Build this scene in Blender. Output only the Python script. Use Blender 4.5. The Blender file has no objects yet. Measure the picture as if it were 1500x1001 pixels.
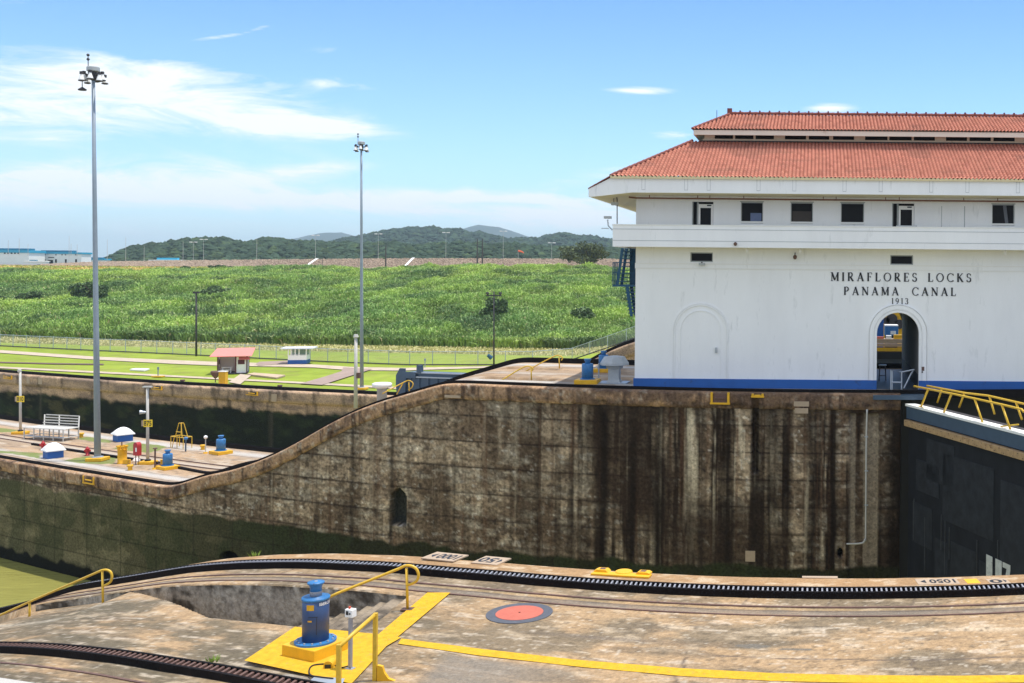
import bpy, bmesh, math, random
import numpy as np
from mathutils import Vector, Matrix
random.seed(7); RNG = np.random.default_rng(11)
R = math.radians
SC = bpy.context.scene
COL = SC.collection

# ------------------------------------------------------------------ camera
F = 1580.0; AX, HY = 1200.0, 399.0; ROLL = R(0.5); HC = 6.8
cd = bpy.data.cameras.new('camera'); cam = bpy.data.objects.new('camera', cd); COL.objects.link(cam)
cd.sensor_width = 36; cd.lens = 36*F/1500; cd.shift_x = -(AX-750)/1500; cd.shift_y = -(500.5-HY)/1500
cd.clip_start = 0.5; cd.clip_end = 30000
cam.matrix_world = Matrix.Translation((0, 0, HC)) @ Matrix.Rotation(R(90), 4, 'X') @ Matrix.Rotation(ROLL, 4, 'Z')
SC.camera = cam

# ------------------------------------------------------------------ sky, sun, exposure
SUNV = Vector((0.24, 0.03, 1.0)).normalized()
sun_el = math.asin(SUNV.z); sun_az = math.atan2(SUNV.x, SUNV.y)
W_ = bpy.data.worlds.new('World'); SC.world = W_; W_.use_nodes = True
nt = W_.node_tree; nt.nodes.clear()
N = nt.nodes.new; L = nt.links.new
out = N('ShaderNodeOutputWorld'); bg = N('ShaderNodeBackground'); bg.inputs[1].default_value = 0.15
sky = N('ShaderNodeTexSky'); sky.sky_type = 'NISHITA'; sky.sun_disc = False
sky.sun_elevation = sun_el; sky.sun_rotation = sun_az; sky.altitude = 0; sky.air_density = 1.0; sky.dust_density = 0.6; sky.ozone_density = 1.6
tc = N('ShaderNodeTexCoord'); sp = N('ShaderNodeSeparateXYZ'); L(tc.outputs['Generated'], sp.inputs[0])
def M(op, a, b=None, c=None, clamp=False):
    n = N('ShaderNodeMath'); n.operation = op; n.use_clamp = clamp
    for i, x in enumerate((a, b, c)):
        if x is None: continue
        if isinstance(x, (int, float)): n.inputs[i].default_value = x
        else: L(x, n.inputs[i])
    return n.outputs[0]
ysafe = M('MAXIMUM', sp.outputs[1], 0.02)
su = M('DIVIDE', sp.outputs[0], ysafe); sv = M('DIVIDE', sp.outputs[2], ysafe)
cmb = N('ShaderNodeCombineXYZ'); L(su, cmb.inputs[0]); L(M('MULTIPLY', sv, 3.2), cmb.inputs[1])
def wnoise(vec, scale, det, rough, dist=0.0):
    n = N('ShaderNodeTexNoise'); n.inputs['Scale'].default_value = scale; n.inputs['Detail'].default_value = det
    n.inputs['Roughness'].default_value = rough; n.inputs['Distortion'].default_value = dist; L(vec, n.inputs['Vector']); return n.outputs[0]
cm2 = N('ShaderNodeCombineXYZ'); L(M('SUBTRACT', su, M('MULTIPLY', sv, .9)), cm2.inputs[0]); L(M('ADD', M('MULTIPLY', sv, 5.5), M('MULTIPLY', su, .55)), cm2.inputs[1])
n1 = wnoise(cm2.outputs[0], 7.5, 12, 0.68, 0.7)
n2 = wnoise(cmb.outputs[0], 2.2, 8, 0.6, 0.5)
# clouds: centre column, row, half sizes, tilt, weight (directions on the sky as columns and rows of arc)
CLD = [(70,150,260,52,5,.82),(300,150,200,36,9,.75),(430,187,130,17,6,.9),(250,110,160,16,4,.6),(90,276,280,28,-3,1.05),(370,272,140,14,-8,.75),(420,300,360,16,0,1.05),(700,306,210,14,0,1.05),(870,262,80,22,-16,.6),(840,318,130,22,0,.9),(20,200,120,20,0,.6),
       (684,290,20,9,0,1.2),(745,306,34,10,0,.9),(940,135,46,5.5,0,.9),(985,200,34,6,2,.85),(1215,158,34,7,0,.95),(440,130,80,9,-6,.5),(505,132,50,5,3,.45),
       (330,60,62,3.2,-9,.7),(378,48,20,3.5,-14,.8),(60,22,90,16,4,.4),(470,80,40,8,0,.35),(765,100,40,9,-8,.3),(300,350,600,24,0,.30)]
acc = None
for (cx, cy, a, b, tl, w) in CLD:
    u0 = (cx-AX)/F; v0 = (HY-cy)/F; c_, s_ = math.cos(R(-tl)), math.sin(R(-tl))
    du = M('SUBTRACT', su, u0); dv = M('SUBTRACT', sv, v0)
    p = M('MULTIPLY', M('ADD', M('MULTIPLY', du, c_), M('MULTIPLY', dv, s_)), F/a)
    q = M('MULTIPLY', M('SUBTRACT', M('MULTIPLY', dv, c_), M('MULTIPLY', du, s_)), F/b)
    g = M('MULTIPLY', M('EXPONENT', M('MULTIPLY', M('ADD', M('MULTIPLY', p, p), M('MULTIPLY', q, q)), -1.0)), w)
    acc = g if acc is None else M('ADD', acc, g)
nz = M('ADD', M('MULTIPLY', n1, 3.4), M('MULTIPLY', n2, 2.0))
ed = M('MULTIPLY', acc, 1.7, clamp=True)
den = M('ADD', M('MULTIPLY', M('MINIMUM', acc, 1.1), .95), M('MULTIPLY', ed, M('ADD', M('MULTIPLY', M('SUBTRACT', n1, .5), 4.2), M('MULTIPLY', M('SUBTRACT', n2, .5), 2.4))))
den = M('MULTIPLY', M('SUBTRACT', den, .20), 1.0, clamp=True)
den = M('POWER', den, 1.15)
den = M('MULTIPLY', den, .95)
mx = N('ShaderNodeMix'); mx.data_type = 'RGBA'
tint = N('ShaderNodeMix'); tint.data_type = 'RGBA'; tint.blend_type = 'MULTIPLY'; tint.inputs[0].default_value = 1.0
tg = N('ShaderNodeMix'); tg.data_type = 'RGBA'; L(M('MULTIPLY', sv, 4.0, clamp=True), tg.inputs[0]); tg.inputs[6].default_value = (.80, 1.0, 1.20, 1); tg.inputs[7].default_value = (.47, .70, 1.0, 1)
L(sky.outputs[0], tint.inputs[6]); L(tg.outputs[2], tint.inputs[7])
# broken cloud added out of view, overhead and behind, as white fill light
n3 = N('ShaderNodeTexNoise'); n3.inputs['Scale'].default_value = 2.6; n3.inputs['Detail'].default_value = 7; L(tc.outputs['Generated'], n3.inputs['Vector'])
rest = M('MAXIMUM', M('MULTIPLY', M('SUBTRACT', sp.outputs[2], .36), 5.0, clamp=True), M('MULTIPLY', M('SUBTRACT', .02, sp.outputs[1]), 5.0, clamp=True))
rest = M('MULTIPLY', rest, M('MULTIPLY', M('SUBTRACT', n3.outputs[0], .36), 6.0, clamp=True))
den = M('MAXIMUM', M('MULTIPLY', den, M('GREATER_THAN', sp.outputs[1], .02)), M('MULTIPLY', rest, .75))
L(den, mx.inputs[0]); L(tint.outputs[2], mx.inputs[6]); mx.inputs[7].default_value = (5.4, 5.5, 5.6, 1)
L(mx.outputs[2], bg.inputs[0]); L(bg.outputs[0], out.inputs[0])
sd = bpy.data.lights.new('sun', 'SUN'); sd.energy = 3.1; sd.angle = R(0.53); sd.color = (1.0, 0.95, 0.87)
so = bpy.data.objects.new('sun', sd); COL.objects.link(so); so.rotation_euler = SUNV.to_track_quat('Z', 'Y').to_euler(); so.location = (0, 0, 80)
SC.view_settings.view_transform = 'Standard'; SC.view_settings.look = 'None'; SC.view_settings.exposure = 0.58; SC.view_settings.gamma = 1
SC.cycles.max_bounces = 6; SC.cycles.diffuse_bounces = 4; SC.cycles.transparent_max_bounces = 24; SC.cycles.volume_bounces = 0

# ------------------------------------------------------------------ coordinates
cr, sr = math.cos(ROLL), math.sin(ROLL)
def dirp(px, py):
    u = (px-AX)/F; v = (HY-py)/F
    return (u*cr - v*sr, u*sr + v*cr)
def P(px, py, z):                     # point on the level z seen at a photo column and row
    x, w = dirp(px, py); D = (z-HC)/w
    return Vector((x*D, D, z))
def PD(px, py, D):
    x, w = dirp(px, py); return Vector((x*D, D, HC + w*D))
def W(s, t, z=0.0):                   # along-canal s, across-canal t (the canal bends gently towards the left)
    a = math.atan2(s, t); r = math.hypot(s, t); return Vector((r*a, r, z))
def Wn(s, t):
    a = np.arctan2(s, t); r = np.hypot(s, t); return r*a, r
def ST(p):                            # back from world to s,t
    a = p[0]/p[1]; return p[1]*math.sin(a), p[1]*math.cos(a)
def heading(s, t):
    a = W(s-.05, t); b = W(s+.05, t); return math.atan2(b.y-a.y, b.x-a.x)
def s_at(px, t): return t*math.tan((px-AX)/F)

TE = 60.4
_tr = [(-120,668),(0,676),(100,688),(200,698),(250,702),(300,698),(340,690),(370,680),(400,668),(440,647),(480,623),(520,603),(560,588),(600,577),(650,568.5),(700,564)]
zs, zz = [], []
for px, py in _tr:
    a = (px-AX)/F; s = TE*math.tan(a); D = TE/math.cos(a); h = HY + (px-AX)*sr
    zs.append(s); zz.append(HC - (py-h)*D/F)
zz[-1] = 0.0; zz[-2] = -0.03
for i in range(5): zz[i] = -8.2
_xs = np.array([-400] + zs + [-15, 100]); _zz = np.array([-8.2] + zz + [0, 0])
_fx = np.linspace(-80, 10, 901); _fz = np.interp(_fx, _xs, _zz); _k = np.hanning(31); _k /= _k.sum()
_fz = np.convolve(np.pad(_fz, 15, 'edge'), _k, 'valid')
def zc(s): return np.interp(s, _fx, _fz)
_nx = np.array([-60,-40,-22.8,-20,-18.6,-15.7,-14.7,-13.2,-11.6,-9.5,-7,40]); _nz = np.array([-8.2,-8.0,-3.8,-2.7,-2.0,-1.1,-.8,-.48,-.24,-.06,0,0])
_gx = np.linspace(-60, 20, 1601); _gz = np.interp(_gx, _nx, _nz); _k2 = np.hanning(41); _k2 /= _k2.sum(); _gz = np.convolve(np.pad(_gz, 20, 'edge'), _k2, 'valid')
def zn(s): return np.interp(s, _gx, _gz)

# ------------------------------------------------------------------ noise
def _h(ix, iy, seed):
    n = (ix.astype(np.int64)*374761393 + iy.astype(np.int64)*668265263 + seed*1442695041) & 0xffffffff
    n = ((n ^ (n >> 13))*1274126177) & 0xffffffff
    n = ((n ^ (n >> 16))*2246822519) & 0xffffffff
    return ((n ^ (n >> 15)) & 0xffffff)/16777215.0
def vn(x, y, seed=0):
    x = np.asarray(x, float); y = np.asarray(y, float)
    ix = np.floor(x); iy = np.floor(y); fx = x-ix; fy = y-iy; fx = fx*fx*(3-2*fx); fy = fy*fy*(3-2*fy)
    ix = ix.astype(np.int64); iy = iy.astype(np.int64)
    a = _h(ix, iy, seed); b = _h(ix+1, iy, seed); c = _h(ix, iy+1, seed); d = _h(ix+1, iy+1, seed)
    return (a*(1-fx)+b*fx)*(1-fy) + (c*(1-fx)+d*fx)*fy
def fbm(x, y, seed=0, o=4):
    r = 0; w = .5; t = 0
    for i in range(o):
        r = r + w*vn(np.asarray(x)*2**i, np.asarray(y)*2**i, seed+i*17); t += w; w *= .55
    return r/t
def sst(x, a, b):
    t = np.clip((x-a)/(b-a), 0, 1); return t*t*(3-2*t)
def lerp(c0, c1, m):
    return c0*(1-m[..., None]) + np.asarray(c1)*m[..., None]

# ------------------------------------------------------------------ materials
def mat(name, color, rough=.7, var=.12, nscale=3.0, bump=0.0, bscale=20.0, metal=0.0, attr=None, coat=0.0, vec='Object', stretch=None, dark=None, dscale=1.0, dth=.6, spec=None):
    m = bpy.data.materials.new(name); m.use_nodes = True; t = m.node_tree; b = t.nodes['Principled BSDF']
    def n(k): return t.nodes.new(k)
    co = n('ShaderNodeTexCoord').outputs[vec]
    if stretch:
        mp = n('ShaderNodeMapping'); mp.inputs['Scale'].default_value = stretch; t.links.new(co, mp.inputs[0]); co = mp.outputs[0]
    no = n('ShaderNodeTexNoise'); no.inputs['Scale'].default_value = nscale; no.inputs['Detail'].default_value = 8; no.inputs['Roughness'].default_value = .65; t.links.new(co, no.inputs['Vector'])
    mr = n('ShaderNodeMapRange'); mr.inputs[1].default_value = .25; mr.inputs[2].default_value = .75; mr.inputs[3].default_value = 1-var; mr.inputs[4].default_value = 1+var; t.links.new(no.outputs[0], mr.inputs[0])
    mu = n('ShaderNodeMix'); mu.data_type = 'RGBA'; mu.blend_type = 'MULTIPLY'; mu.inputs[0].default_value = 1
    if attr:
        at = n('ShaderNodeAttribute'); at.attribute_name = attr; t.links.new(at.outputs['Color'], mu.inputs[6])
    else: mu.inputs[6].default_value = (*color, 1)
    t.links.new(mr.outputs[0], mu.inputs[7]); res = mu.outputs[2]
    if dark:
        n3 = n('ShaderNodeTexNoise'); n3.inputs['Scale'].default_value = dscale; n3.inputs['Detail'].default_value = 6; n3.inputs['Roughness'].default_value = .7; t.links.new(co, n3.inputs['Vector'])
        m2 = n('ShaderNodeMapRange'); m2.inputs[1].default_value = dth; m2.inputs[2].default_value = dth+.12; t.links.new(n3.outputs[0], m2.inputs[0])
        mm = n('ShaderNodeMix'); mm.data_type = 'RGBA'; t.links.new(m2.outputs[0], mm.inputs[0]); t.links.new(res, mm.inputs[6]); mm.inputs[7].default_value = (*dark, 1); res = mm.outputs[2]
    t.links.new(res, b.inputs['Base Color'])
    b.inputs['Roughness'].default_value = rough; b.inputs['Metallic'].default_value = metal
    if coat: b.inputs['Coat Weight'].default_value = coat; b.inputs['Coat Roughness'].default_value = .15
    if spec is not None: b.inputs['Specular IOR Level'].default_value = spec
    if bump:
        nb = n('ShaderNodeTexNoise'); nb.inputs['Scale'].default_value = bscale; nb.inputs['Detail'].default_value = 6; t.links.new(co, nb.inputs['Vector'])
        bp = n('ShaderNodeBump'); bp.inputs['Strength'].default_value = bump; bp.inputs['Distance'].default_value = .05; t.links.new(nb.outputs[0], bp.inputs['Height']); t.links.new(bp.outputs[0], b.inputs['Normal'])
    return m
MT = {}
MT['wall'] = mat('stained_concrete', (1,1,1), .95, .60, 6.5, 1.0, 9, attr='Col', spec=.06)
MT['pave'] = mat('worn_concrete', (1,1,1), .92, .30, 16, .5, 45, attr='Col', spec=.12)
MT['ground'] = mat('ground_colors', (1,1,1), .95, .22, .35, .2, 2, attr='Col', spec=.1)
MT['forest'] = mat('forest_canopy', (1,1,1), .9, .45, .45, 1.0, .5, attr='Col', spec=.05)
MT['signyel'] = mat('sign_yellow', (.95,.66,.02), .6, .05, 4)
MT['leaf'] = mat('cane_leaves', (1,1,1), .6, .1, 1, attr='Col', spec=.25)
MT['white'] = mat('white_wall_paint', (.885,.885,.87), .8, .05, .9, .05, 30, dark=(.73,.735,.72), dscale=1.8, dth=.585, stretch=(1,1,.22))
MT['white2'] = mat('white_trim_paint', (.84,.83,.79), .6, .04, 2, dark=(.62,.60,.54), dscale=3, dth=.68)
MT['cream'] = mat('cream_soffit_paint', (.72,.66,.54), .7, .06, 1, dark=(.5,.42,.32), dscale=1.2, dth=.64)
MT['blue'] = mat('blue_plinth_paint', (.012,.10,.36), .55, .12, 1.2, .05, 20, dark=(.02,.06,.18), dscale=1.5, dth=.62)
MT['capblue'] = mat('capstan_blue_paint', (.030,.068,.175), .45, .22, 3, .1, 40, coat=.12, dark=(.035,.04,.06), dscale=5, dth=.60)
MT['capblue2'] = mat('light_blue_paint', (.03,.17,.40), .5, .25, 6, .1, 30, coat=.1, dark=(.05,.06,.08), dscale=8, dth=.57)
MT['yellow'] = mat('yellow_paint', (.76,.41,.010), .55, .14, 3, .12, 30, dark=(.42,.25,.03), dscale=7, dth=.64)
MT['yline'] = mat('yellow_line_paint', (.66,.385,.03), .85, .22, 7, .5, 50, dark=(.44,.29,.12), dscale=9, dth=.585, spec=.1)
MT['ypipe'] = mat('yellow_rail_paint', (.66,.41,.03), .45, .18, 9, dark=(.2,.12,.04), dscale=11, dth=.66)
MT['black'] = mat('rack_black_steel', (.010,.008,.008), .85, .3, 4, .3, 25, dark=(.035,.018,.012), dscale=6, dth=.6, spec=.12)
MT['steel'] = mat('rack_grey_steel', (.34,.34,.36), .5, .2, 6, metal=.3, dark=(.12,.08,.06), dscale=5, dth=.58)
MT['rust'] = mat('rusty_steel', (.14,.075,.055), .75, .3, 8, .3, 30)
MT['gateblk'] = mat('gate_black_paint', (.014,.015,.019), .7, .45, .8, .25, 1.2, dark=(.07,.07,.068), dscale=2.6, dth=.66, spec=.2, stretch=(1,1,.6))
MT['gateplate'] = mat('gate_plate_paint', (.024,.026,.031), .7, .45, 1.4, .3, 3, dark=(.09,.09,.085), dscale=3.6, dth=.66, spec=.2)
MT['gateblue'] = mat('gate_slate_paint', (.05,.085,.13), .5, .15, 2, dark=(.1,.12,.14), dscale=4, dth=.66)
MT['bumper'] = mat('timber_bumper', (.42,.27,.13), .8, .3, 4, .3, 12, dark=(.25,.12,.05), dscale=3, dth=.56)
MT['galv'] = mat('galvanised_steel', (.42,.46,.5), .45, .1, 5, metal=.4)
MT['mast'] = mat('mast_grey_paint', (.25,.30,.35), .5, .1, 2, dark=(.16,.19,.22), dscale=2, dth=.62)
MT['pgrey'] = mat('pale_grey_pole', (.52,.50,.45), .6, .12, 3, dark=(.25,.2,.15), dscale=4, dth=.64)
MT['tile'] = mat('clay_roof_tile', (1,1,1), .9, .07, 5, attr='Col', spec=.1)
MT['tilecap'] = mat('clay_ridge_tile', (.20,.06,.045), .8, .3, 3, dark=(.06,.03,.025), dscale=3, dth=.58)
MT['tilecream'] = mat('cream_tile_mortar', (.74,.62,.38), .8, .12, 6)
MT['dark'] = mat('dark_interior', (.012,.012,.013), .9, .2, 2, spec=.1)
MT['frame'] = mat('grey_window_frame', (.36,.38,.37), .5, .1, 3)
MT['letter'] = mat('black_letters', (.012,.013,.016), .5, .1, 5)
MT['red'] = mat('red_paint', (.42,.02,.025), .5, .15, 5)
MT['salmon'] = mat('salmon_metal_roof', (.74,.24,.19), .6, .08, 2)
MT['maroon'] = mat('maroon_trim', (.10,.02,.025), .6, .15, 4)
MT['teal'] = mat('teal_metal_roof', (.03,.38,.58), .5, .06, .2)
MT['dteal'] = mat('dark_teal_roof', (.01,.16,.24), .5, .06, .2)
MT['fw'] = mat('far_white_wall', (.92,.90,.86), .7, .05, .2)
MT['stairblue'] = mat('blue_stair_paint', (.008,.075,.15), .5, .15, 4)
MT['grey'] = mat('vent_grey_paint', (.42,.44,.44), .6, .1, 3, dark=(.3,.31,.3), dscale=5, dth=.62)
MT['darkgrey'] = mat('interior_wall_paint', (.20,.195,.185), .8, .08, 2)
MT['brownpipe'] = mat('brown_conduit', (.18,.07,.045), .6, .2, 4)
MT['orange'] = mat('orange_cover_paint', (.50,.125,.075), .7, .14, 5, .1, 20, dark=(.38,.14,.1), dscale=7, dth=.66)
MT['slate'] = mat('grey_cover_ring', (.085,.09,.105), .7, .2, 7)
MT['plaque'] = mat('cream_number_plaque', (.42,.315,.215), .8, .14, 5)
MT['trunk'] = mat('bark', (.10,.07,.05), .9, .3, 5)
MT['wire'] = mat('dark_wood_pole', (.05,.045,.05), .8, .2, 3)
def glassm():
    m = mat('dark_window_glass', (.012,.014,.018), .08, .3, .8); return m
MT['glass'] = mat('dark_window_glass', (.010,.010,.012), .35, .3, .8, spec=.12)
def watm(name, c):
    m = mat(name, c, .14, .14, .25, .75, .9, stretch=(1, 2.6, 1)); return m
MT['water'] = watm('murky_canal_water', (.30,.285,.075))
mm = bpy.data.materials.new('chain_link_mesh'); mm.use_nodes = True; t = mm.node_tree
tr = t.nodes.new('ShaderNodeBsdfTransparent'); mxs = t.nodes.new('ShaderNodeMixShader'); mxs.inputs[0].default_value = .22
t.nodes['Principled BSDF'].inputs['Base Color'].default_value = (.5,.52,.5,1)
t.links.new(tr.outputs[0], mxs.inputs[1]); t.links.new(t.nodes['Principled BSDF'].outputs[0], mxs.inputs[2]); t.links.new(mxs.outputs[0], t.nodes['Material Output'].inputs[0])
MT['link'] = mm

# ------------------------------------------------------------------ object helpers
def tag(o, label=None, cat=None, group=None, kind=None):
    if label: o['label'] = label
    if cat: o['category'] = cat
    if group: o['group'] = group
    if kind: o['kind'] = kind
    return o
def thing(name, label, cat, loc=(0,0,0), rz=0, group=None, rx=0, ry=0):
    o = bpy.data.objects.new(name, None); COL.objects.link(o); o.location = loc; o.rotation_euler = (rx, ry, rz); o.empty_display_size = .3
    return tag(o, label, cat, group)
class MB:
    def __init__(s): s.v = []; s.f = []
    def add(s, vs, fs):
        b = len(s.v); s.v += [tuple(v) for v in vs]; s.f += [tuple(i+b for i in f) for f in fs]; return s
    def box(s, x0, x1, y0, y1, z0, z1):
        return s.add([(x0,y0,z0),(x1,y0,z0),(x1,y1,z0),(x0,y1,z0),(x0,y0,z1),(x1,y0,z1),(x1,y1,z1),(x0,y1,z1)],
                     [(0,3,2,1),(4,5,6,7),(0,1,5,4),(1,2,6,5),(2,3,7,6),(3,0,4,7)])
    def cbox(s, c, d): return s.box(c[0]-d[0]/2, c[0]+d[0]/2, c[1]-d[1]/2, c[1]+d[1]/2, c[2]-d[2]/2, c[2]+d[2]/2)
    def tube(s, pts, r, n=8, cap=True):
        pts = [Vector(p) for p in pts]; m = len(pts); rs = r if hasattr(r, '__len__') else [r]*m
        b = len(s.v); up = None
        for i, p in enumerate(pts):
            d = (pts[min(i+1, m-1)] - pts[max(i-1, 0)]).normalized()
            if up is None: up = Vector((0,0,1)) if abs(d.z) < .9 else Vector((1,0,0))
            x = d.cross(up)
            if x.length < 1e-4: x = d.cross(Vector((0,1,0)))
            x.normalize(); y = x.cross(d).normalized(); up = y
            for k in range(n):
                a = 2*math.pi*k/n; s.v.append(tuple(p + (x*math.cos(a)+y*math.sin(a))*rs[i]))
        for i in range(m-1):
            for k in range(n):
                k2 = (k+1) % n; s.f.append((b+i*n+k, b+i*n+k2, b+(i+1)*n+k2, b+(i+1)*n+k))
        if cap: s.f.append(tuple(b+k for k in range(n))[::-1]); s.f.append(tuple(b+(m-1)*n+k for k in range(n)))
        return s
    def lathe(s, prof, n=24, c=(0,0,0)):
        b = len(s.v); m = len(prof)
        for r, z in prof:
            for k in range(n):
                a = 2*math.pi*k/n; s.v.append((c[0]+r*math.cos(a), c[1]+r*math.sin(a), c[2]+z))
        for i in range(m-1):
            for k in range(n):
                k2 = (k+1) % n; s.f.append((b+i*n+k, b+i*n+k2, b+(i+1)*n+k2, b+(i+1)*n+k))
        s.f.append(tuple(b+k for k in range(n))[::-1]); s.f.append(tuple(b+(m-1)*n+k for k in range(n))); return s
    def prism(s, poly, fn0, fn1):      # poly: 2D points; fn maps a 2D point to a 3D point on each end
        n = len(poly); b = len(s.v); s.v += [tuple(fn0(p)) for p in poly] + [tuple(fn1(p)) for p in poly]
        s.f.append(tuple(b+i for i in range(n))[::-1]); s.f.append(tuple(b+n+i for i in range(n)))
        for i in range(n): j = (i+1) % n; s.f.append((b+i, b+j, b+n+j, b+n+i))
        return s
    def build(s, name, m, parent=None, smooth=False, bevel=0, auto=False):
        me = bpy.data.meshes.new(name); me.from_pydata(s.v, [], s.f); me.validate()
        bm = bmesh.new(); bm.from_mesh(me); bmesh.ops.recalc_face_normals(bm, faces=bm.faces); bm.to_mesh(me); bm.free()
        o = bpy.data.objects.new(name, me); COL.objects.link(o)
        me.materials.append(MT[m] if isinstance(m, str) else m)
        if smooth: me.polygons.foreach_set('use_smooth', [True]*len(me.polygons))
        if auto:
            for p in me.polygons: p.use_smooth = len(p.vertices) <= 4
        if bevel: bv = o.modifiers.new('bevel', 'BEVEL'); bv.width = bevel; bv.segments = 2; bv.limit_method = 'ANGLE'; bv.angle_limit = R(40)
        if parent: o.parent = parent
        return o
def gridmesh(name, X, Y, Z, colr, m, parent=None, smooth=True, keep=None, smask=None):
    nr, nc = X.shape; me = bpy.data.meshes.new(name)
    co = np.stack([X, Y, Z], -1).reshape(-1, 3).astype(np.float32)
    idx = np.arange(nr*nc).reshape(nr, nc)
    q = np.stack([idx[:-1,:-1], idx[:-1,1:], idx[1:,1:], idx[1:,:-1]], -1)
    if keep is not None: q = q[keep]
    q = q.reshape(-1, 4)
    me.vertices.add(len(co)); me.vertices.foreach_set('co', co.ravel())
    me.loops.add(q.size); me.loops.foreach_set('vertex_index', q.ravel().astype(np.int32))
    me.polygons.add(len(q)); me.polygons.foreach_set('loop_start', np.arange(len(q), dtype=np.int32)*4)
    me.polygons.foreach_set('use_smooth', np.full(len(q), smooth)); me.update(calc_edges=True); me.validate()
    if colr is not None:
        a = me.color_attributes.new('Col', 'FLOAT_COLOR', 'POINT')
        c4 = np.ones((nr*nc, 4), np.float32); c4[:, :3] = np.clip(colr, .003, .95).reshape(-1, 3); a.data.foreach_set('color', c4.ravel())
    o = bpy.data.objects.new(name, me); COL.objects.link(o); me.materials.append(MT[m])
    if parent: o.parent = parent
    return o
def copy_tree(o, parent=None):
    c = o.copy(); COL.objects.link(c); c.parent = parent
    for ch in list(o.children): copy_tree(ch, c)
    return c
def place(src, first, loc, rz=None, label=None, sc=None):
    o = src if first else copy_tree(src)
    o.location = loc
    if rz is not None: o.rotation_euler.z = rz
    if label: o['label'] = label
    if sc: o.scale = (sc, sc, sc)
    return o
_tc = {}
def text_geo(s, width=None, height=None):
    cu = bpy.data.curves.new('t', 'FONT'); cu.body = s; cu.size = 1; cu.align_x = 'CENTER'; cu.resolution_u = 3; cu.offset = .022
    ob = bpy.data.objects.new('t', cu); COL.objects.link(ob)
    dg = bpy.context.evaluated_depsgraph_get(); me = bpy.data.meshes.new_from_object(ob.evaluated_get(dg))
    v = np.array([x.co[:2] for x in me.vertices]); f = [tuple(p.vertices) for p in me.polygons]
    bpy.data.objects.remove(ob); bpy.data.curves.remove(cu); bpy.data.meshes.remove(me)
    mn, mxx = v.min(0), v.max(0); v = (v - (mn+mxx)/2)/(mxx-mn)
    if width: v[:, 0] *= width
    if height: v[:, 1] *= height
    return v, f

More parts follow.
